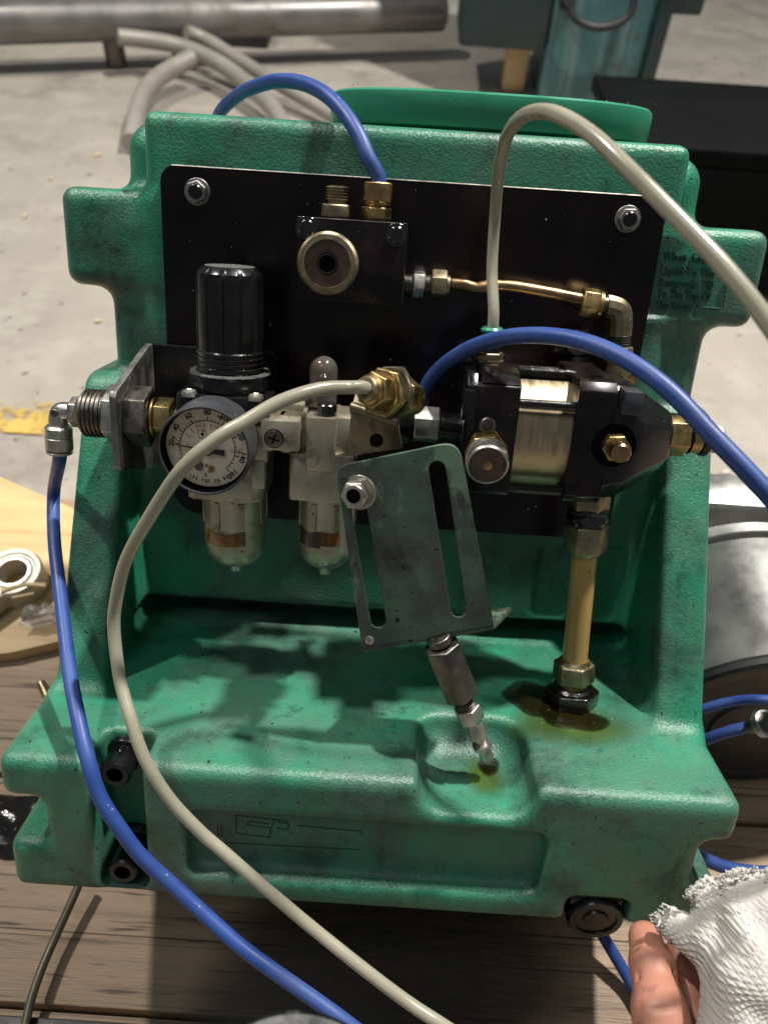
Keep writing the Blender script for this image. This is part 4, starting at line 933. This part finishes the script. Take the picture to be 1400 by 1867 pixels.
hose('blue_hose', 'blue', [WY(1200, 1325, yy), WY(1290, 1291, yy), WY(1345, 1278, yy), WY(1400, 1277, yy - 4), WY(1480, 1290, yy - 8)], 5.6, 'upper of two thin blue hoses in front of the black cylinder end', frame='world')
hose('blue_hose', 'blue', [WY(1210, 1385, yy - 4), WY(1285, 1350, yy - 4), WY(1330, 1334, yy - 4), WY(1372, 1324, yy - 4)], 6.6, 'lower thin blue hose running into a knurled fitting at the cylinder end', frame='world')
hf = empty('knurled_fitting'); tag(hf, 'knurled silver fitting at the right edge on the lower blue hose', 'fitting')
p = WY(1366, 1325, yy - 4); d_ = (WY(1400, 1318, yy - 8) - p).normalized()
v = []; B().lathe(p + d_ * 8, d_, [(0, 6), (.6, 7.4), (4.6, 7.4), (5.2, 6)], 24).obj('knurled_ring', 'alu', hf, 'world')
B().hexa(p + d_ * 13, d_, 8, 11, .2).lathe(p, d_, [(0, 3.8), (9, 4.4)], 20).obj('hex_body', 'steel_dark', hf, 'world')
# flange in the foreground
fg = empty('steel_flange'); tag(fg, 'round steel flange with bolt holes at the bottom edge', 'flange')
ftop = Cw.z - 255; fc = WZ(525, 2125, ftop); fr_ = abs((WZ(525, 1843, ftop) - fc).length)
b = B(); b.lathe((fc.x, fc.y, ftop - 22), Z, [(0, fr_ - .6), (.8, fr_), (21, fr_), (22, fr_ - 1.0), (22, .01)], 96); b.lathe((fc.x, fc.y, PT + .8), Z, [(0, fr_ * .6), (ftop - 22 - PT - .8, fr_ * .55)], 64); b.obj('body', 'steel_worn', fg, 'world')
for k_ in range(14):
    a = 2 * math.pi * k_ / 14 + .30
    B().lathe((fc.x + (fr_ - 9) * math.cos(a), fc.y + (fr_ - 9) * math.sin(a), ftop - 8), Z, [(0, 3.3), (8.15, 3.3), (8.15, .01)], 22).obj('bolt_hole', 'hole', fg, 'world')
p = WZ(-60, 1858, PT + 6); q = WZ(420, 1884, PT + 6)
b = B(); b.box((p.x - 30, min(p.y, q.y) - 40, PT + .6), (q.x, (p.y + q.y) / 2 + 2, PT + 7), 1.2); tag(b.obj('black_strip', 'rubber', None, 'world'), 'black rubber strip across the planks at the bottom left', 'strip')

# ================================================================== BACKGROUND OF THE WORKSHOP FLOOR
tf = empty('pipe_frame'); tag(tf, 'grey steel pipe frame with bent legs on the concrete at the top left', 'pipe frame')
zc = 112
a_, b_ = WZ(-80, 41, zc), WZ(806, 20, zc); dp = (b_ - a_).normalized(); lp = (b_ - a_).length
B().lathe(a_ - dp * 500, dp, [(0, 48), (lp + 500, 46), (lp + 504, 40)], 40).obj('main_pipe', 'pipe', tf, 'world')
def bent(L, r, z0, z1, m='pipe_light', name='bent_tube'):
    n_ = len(L) - 1; B().tube([WZ(x, y, z0 + (z1 - z0) * i / n_) for i, (x, y) in enumerate(L)], r, 18, 20).obj(name, m, tf, 'world')
bent([(215, 66), (270, 72), (330, 84), (395, 112), (450, 152), (500, 200), (530, 260)], 19, 95, 30)
bent([(340, 58), (370, 68), (420, 98), (490, 142), (560, 182), (640, 230)], 16, 95, 24)
bent([(350, 105), (318, 122), (283, 145), (262, 172), (250, 205), (240, 260)], 20, 70, 24)
for x, y, r in ((205, 72, 16), (325, 66, 14)):
    p = WZ(x, y, 60); B().cyl((p.x, p.y, 2), Z, 80, r * 1.6, 20, 2).obj('clamp', 'steel_dark', tf, 'world')
p = WZ(450, 68, 20); B().box((p.x - 90, p.y - 20, 2), (p.x + 60, p.y + 60, 60), 6).obj('foot_block', 'rubber', tf, 'world')
# teal machine
mc = empty('teal_machine'); tag(mc, 'teal painted machine column with a dark cabinet behind the tank', 'machine')
ym = WZ(1080, 195, 0).y; xl, xr = WY(985, 160, ym).x, WY(1166, 160, ym).x
B().box((xl, ym, 2), (xr, ym + 260, 900), 10, 3).obj('column', 'teal', mc, 'world')
B().box((xr - 8, ym - 22, 2), (xr + 26, ym + 30, 900), 6).obj('edge_rail', 'teal_dark', mc, 'world')
zb = WY(905, 90, ym).z; B().box((WY(838, 60, ym).x, ym + 6, zb), (xl - 4, ym + 240, 900), 8).obj('cabinet', 'teal_dark', mc, 'world')
B().box((xr + 28, ym + 40, WY(1220, 26, ym + 40).z), (xr + 110, ym + 220, 900), 8).obj('side_box', 'teal_dark', mc, 'world')
B().tube([WY(1042, -30, ym - 30), WY(1037, 8, ym - 34), WY(1050, 34, ym - 40), WY(1085, 49, ym - 44), WY(1125, 43, ym - 44), WY(1150, 22, ym - 40), WY(1160, -25, ym - 30)], 9, 16, 12).obj('cable', 'rubber', mc, 'world')
B().lathe(WY(1033, 2, ym + 2), (-.1, -1, .3), [(0, 18), (20, 18), (30, 12), (44, 11)], 24).obj('cable_gland', 'rubber', mc, 'world')
p = WZ(935, 175, 0); b = B(); b.box((p.x - 28, p.y + 30, 2), (p.x + 28, p.y + 74, 175), 2, 2); tag(b.obj('wooden_block', 'ply', None, 'world'), 'pale upright wooden block on the floor under the dark cabinet', 'block')
# black machine bed on the right
bd = empty('machine_bed'); tag(bd, 'long black machine bed running out at the right behind the tank', 'machine bed')
yb = WZ(1300, 545, 0).y; zb1 = WY(1300, 303, yb).z; yb2 = WZ(1300, 176, zb1 + 2).y; xb0 = WZ(1130, 300, zb1).x
B().box((xb0, yb, 26), (xb0 + 2200, yb + 60, zb1), 4).obj('front_plate', 'beam', bd, 'world')
B().box((xb0, yb - 6, zb1 + .4), (xb0 + 2200, yb2, zb1 + 26), 4).obj('top_plate', 'beam', bd, 'world')
B().box((xb0 + 10, yb + 62, 26), (xb0 + 2190, yb2 - 10, zb1), 4).obj('web', 'beam', bd, 'world')
for x in (60, 700, 1500): B().box((xb0 + x, yb + 30, 1), (xb0 + x + 80, yb + 150, 25), 2).obj('foot', 'beam', bd, 'world')
# litter on the floor
bt = empty('bottle'); tag(bt, 'small brown glass bottle with a pale cap on the floor behind the bar', 'bottle')
p, q = WZ(1320, 862, 12), WZ(1335, 920, 12); d_ = (q - p).normalized(); l_ = (q - p).length
B().lathe(p, d_, [(0, 6), (4, 7), (l_ * .2, 8), (l_ * .3, 12), (l_, 12), (l_ + 2, 10)], 24).obj('body', 'window_dark', bt, 'world'); B().cyl(p + d_ * 2, d_, 7, 8, 20).obj('cap', 'zinc', bt, 'world')
p, q = WZ(1348, 884, 6), WZ(1360, 908, 6); b = B(); b.cyl(p, q - p, (q - p).length, 4, 14, .8); tag(b.obj('red_stub', 'red', None, 'world'), 'small red plastic stub on the floor beside the bottle', 'stub')
for i, (x, y, l_, a) in enumerate(((178, 282, 15, .7), (46, 392, 12, 1.7), (178, 585, 8, .4), (92, 325, 6, .2))):
    p = WZ(x, y, 3); d_ = Vector((math.cos(a), math.sin(a), 0)); b = B(); b.tube([p - d_ * l_ * .7, p, p + d_ * l_ * .7], 2.2, 5, 5, radii=[1.2, 2.6, 1.4])
    tag(b.obj('wood_chip', 'chip', None, 'world'), ['longest pale wood chip on the concrete left of the tank top', 'upright pale wood chip near the left edge on the concrete', 'small chip on the concrete left of the tank below the lug', 'tiny chip on the concrete between the two larger ones'][i], 'wood chip', 'wood chips on the floor')

# ================================================================== GLOVED HAND
def sdf_obj(name, prims, k, h, m, parent=None, extra=None, sm=1):
    pts = np.array([p for a, b, ra, rb in prims for p in ((*(np.array(a) - max(ra, rb) - 3),), (*(np.array(a) + max(ra, rb) + 3),), (*(np.array(b) - max(ra, rb) - 3),), (*(np.array(b) + max(ra, rb) + 3),))])
    ax, P = grid(pts.min(0), pts.max(0), h); f = None
    for a, b, ra, rb in prims:
        g = sd_cap(P, a, b, ra, rb); f = g if f is None else smin(f, g, k)
    if extra: f = extra(f, P)
    me = surface_nets(np.ascontiguousarray(f), ax, h, name, sm); me.materials.append(M[m])
    o = bpy.data.objects.new(name, me); COL.objects.link(o)
    if parent: o.parent = parent
    else: o.matrix_world = UNIT_M
    return o
T = lambda *q: tuple(PD(*q))
skin = [(T(1176, 1712, 357), T(1189, 1762, 340), 7.6, 9.0), (T(1189, 1762, 340), T(1203, 1850, 322), 9.0, 10.6), (T(1203, 1850, 322), T(1235, 1990, 312), 10.8, 13),
        (T(1240, 1735, 360), T(1252, 1800, 350), 6.4, 7.0), (T(1252, 1800, 350), T(1262, 1880, 340), 7.0, 7.6), (T(1262, 1880, 340), T(1300, 1980, 325), 7.6, 10),
        (T(1290, 1650, 350), T(1330, 1740, 335), 6.5, 8.5), (T(1360, 1640, 345), T(1390, 1730, 330), 7, 9), (T(1430, 1640, 340), T(1440, 1740, 325), 7, 9),
        (T(1330, 1740, 335), T(1340, 1930, 320), 9, 16), (T(1400, 1740, 330), T(1390, 1950, 315), 14, 22), (T(1390, 1950, 315), T(1480, 2150, 300), 22, 26)]
def crease(f, P):
    for (x, y, d) in ((1192, 1772, 332), (1196, 1782, 330), (1200, 1838, 314)):
        a, b = np.array(PD(x - 44, y + 6, d)), np.array(PD(x + 44, y - 2, d)); f = smax(f, -(sd_cap(P, a, b, .55, .55)), 1.6)
    return f
person = sdf_obj('person', skin, 5, 1.0, 'skin', None, crease)
tag(person, "person's hand in a frayed white knit glove with bare oily thumb lifting the tank corner", 'hand')
glove_p = [(T(1219, 1681, 338), T(1268, 1716, 332), 6.4, 7.0), (T(1268, 1716, 332), T(1345, 1780, 318), 7.0, 12),
           (T(1281, 1632, 337), T(1312, 1700, 326), 7.2, 9.2), (T(1312, 1700, 326), T(1360, 1790, 312), 9.2, 15),
           (T(1352, 1625, 330), T(1372, 1700, 318), 9.5, 11.5), (T(1425, 1625, 325), T(1430, 1720, 312), 11, 13), (T(1372, 1700, 318), T(1390, 1800, 305), 11.5, 17),
           (T(1345, 1790, 318), T(1345, 1930, 310), 13, 16), (T(1400, 1780, 306), T(1390, 1960, 300), 20, 24), (T(1440, 1720, 312), T(1470, 1900, 300), 16, 24)]
gx = (PD(1330, 1690, 320) - PD(1395, 1800, 320)).normalized(); gxn = np.array(gx); gyn = np.array(gx.cross(fw).normalized())
def knit(f, P):
    u = sum(p * q for p, q in zip(P, gxn)); v = sum(p * q for p, q in zip(P, gyn))
    wob = 1.2 * np.sin(u * .22 + v * .13) + .8 * np.sin(v * .31 - u * .1)
    uu = (u + wob) * (2 * math.pi / 1.75); vv = (v + .7 * wob) / 2.3
    tri = np.abs((vv % 1) * 2 - 1)
    f = f - .40 * np.sin(uu + 3.4 * tri) * (.30 + .70 * np.abs(np.sin(math.pi * vv))) + .42 * np.exp(-((tri - 1) / .15) ** 2) - .75 * np.sin(u * .30 + 1.5 * np.sin(v * .16)) - .5 * np.sin(v * .4 + u * .12)
    for a, b, r in ((PD(1192, 1655, 341), PD(1222, 1686, 337), 5.4), (PD(1262, 1600, 341), PD(1283, 1640, 336), 5.6)):
        f = smax(f, -sd_cap(P, a, b, r, r * .75), .6)
    return f
glove = sdf_obj('glove', glove_p, 5, .44, 'knit', person, knit, 0)
glove.matrix_parent_inverse = Matrix.Identity(4)
rnd = random.Random(5); b = B()
def fray(cx, cy, dep, dirx, diry, n_, spread, ln_):
    for i in range(n_):
        t = rnd.uniform(-1, 1); x, y = cx - diry * spread * t, cy + dirx * spread * t; d_ = dep + rnd.uniform(-4, 4)
        p = [PD(x, y, d_)]
        for s_ in range(3):
            x += dirx * ln_ * rnd.uniform(.6, 1.2) + rnd.uniform(-2.5, 2.5); y += diry * ln_ * rnd.uniform(.6, 1.2) + rnd.uniform(-2.5, 2.5); p.append(PD(x, y, d_ + rnd.uniform(-1, 1)))
        b.tube(p, .32, 5, 1.5, radii=[.5, .42, .34, .2])
fray(1206, 1672, 335, -.75, -.66, 20, 24, 5.6); fray(1272, 1622, 333, -.6, -.8, 26, 28, 2.6); fray(1345, 1596, 326, -.2, -1, 34, 42, 2.4); fray(1420, 1592, 320, 0, -1, 14, 40, 2)
fr = b.obj('frayed_threads', 'knit', glove)
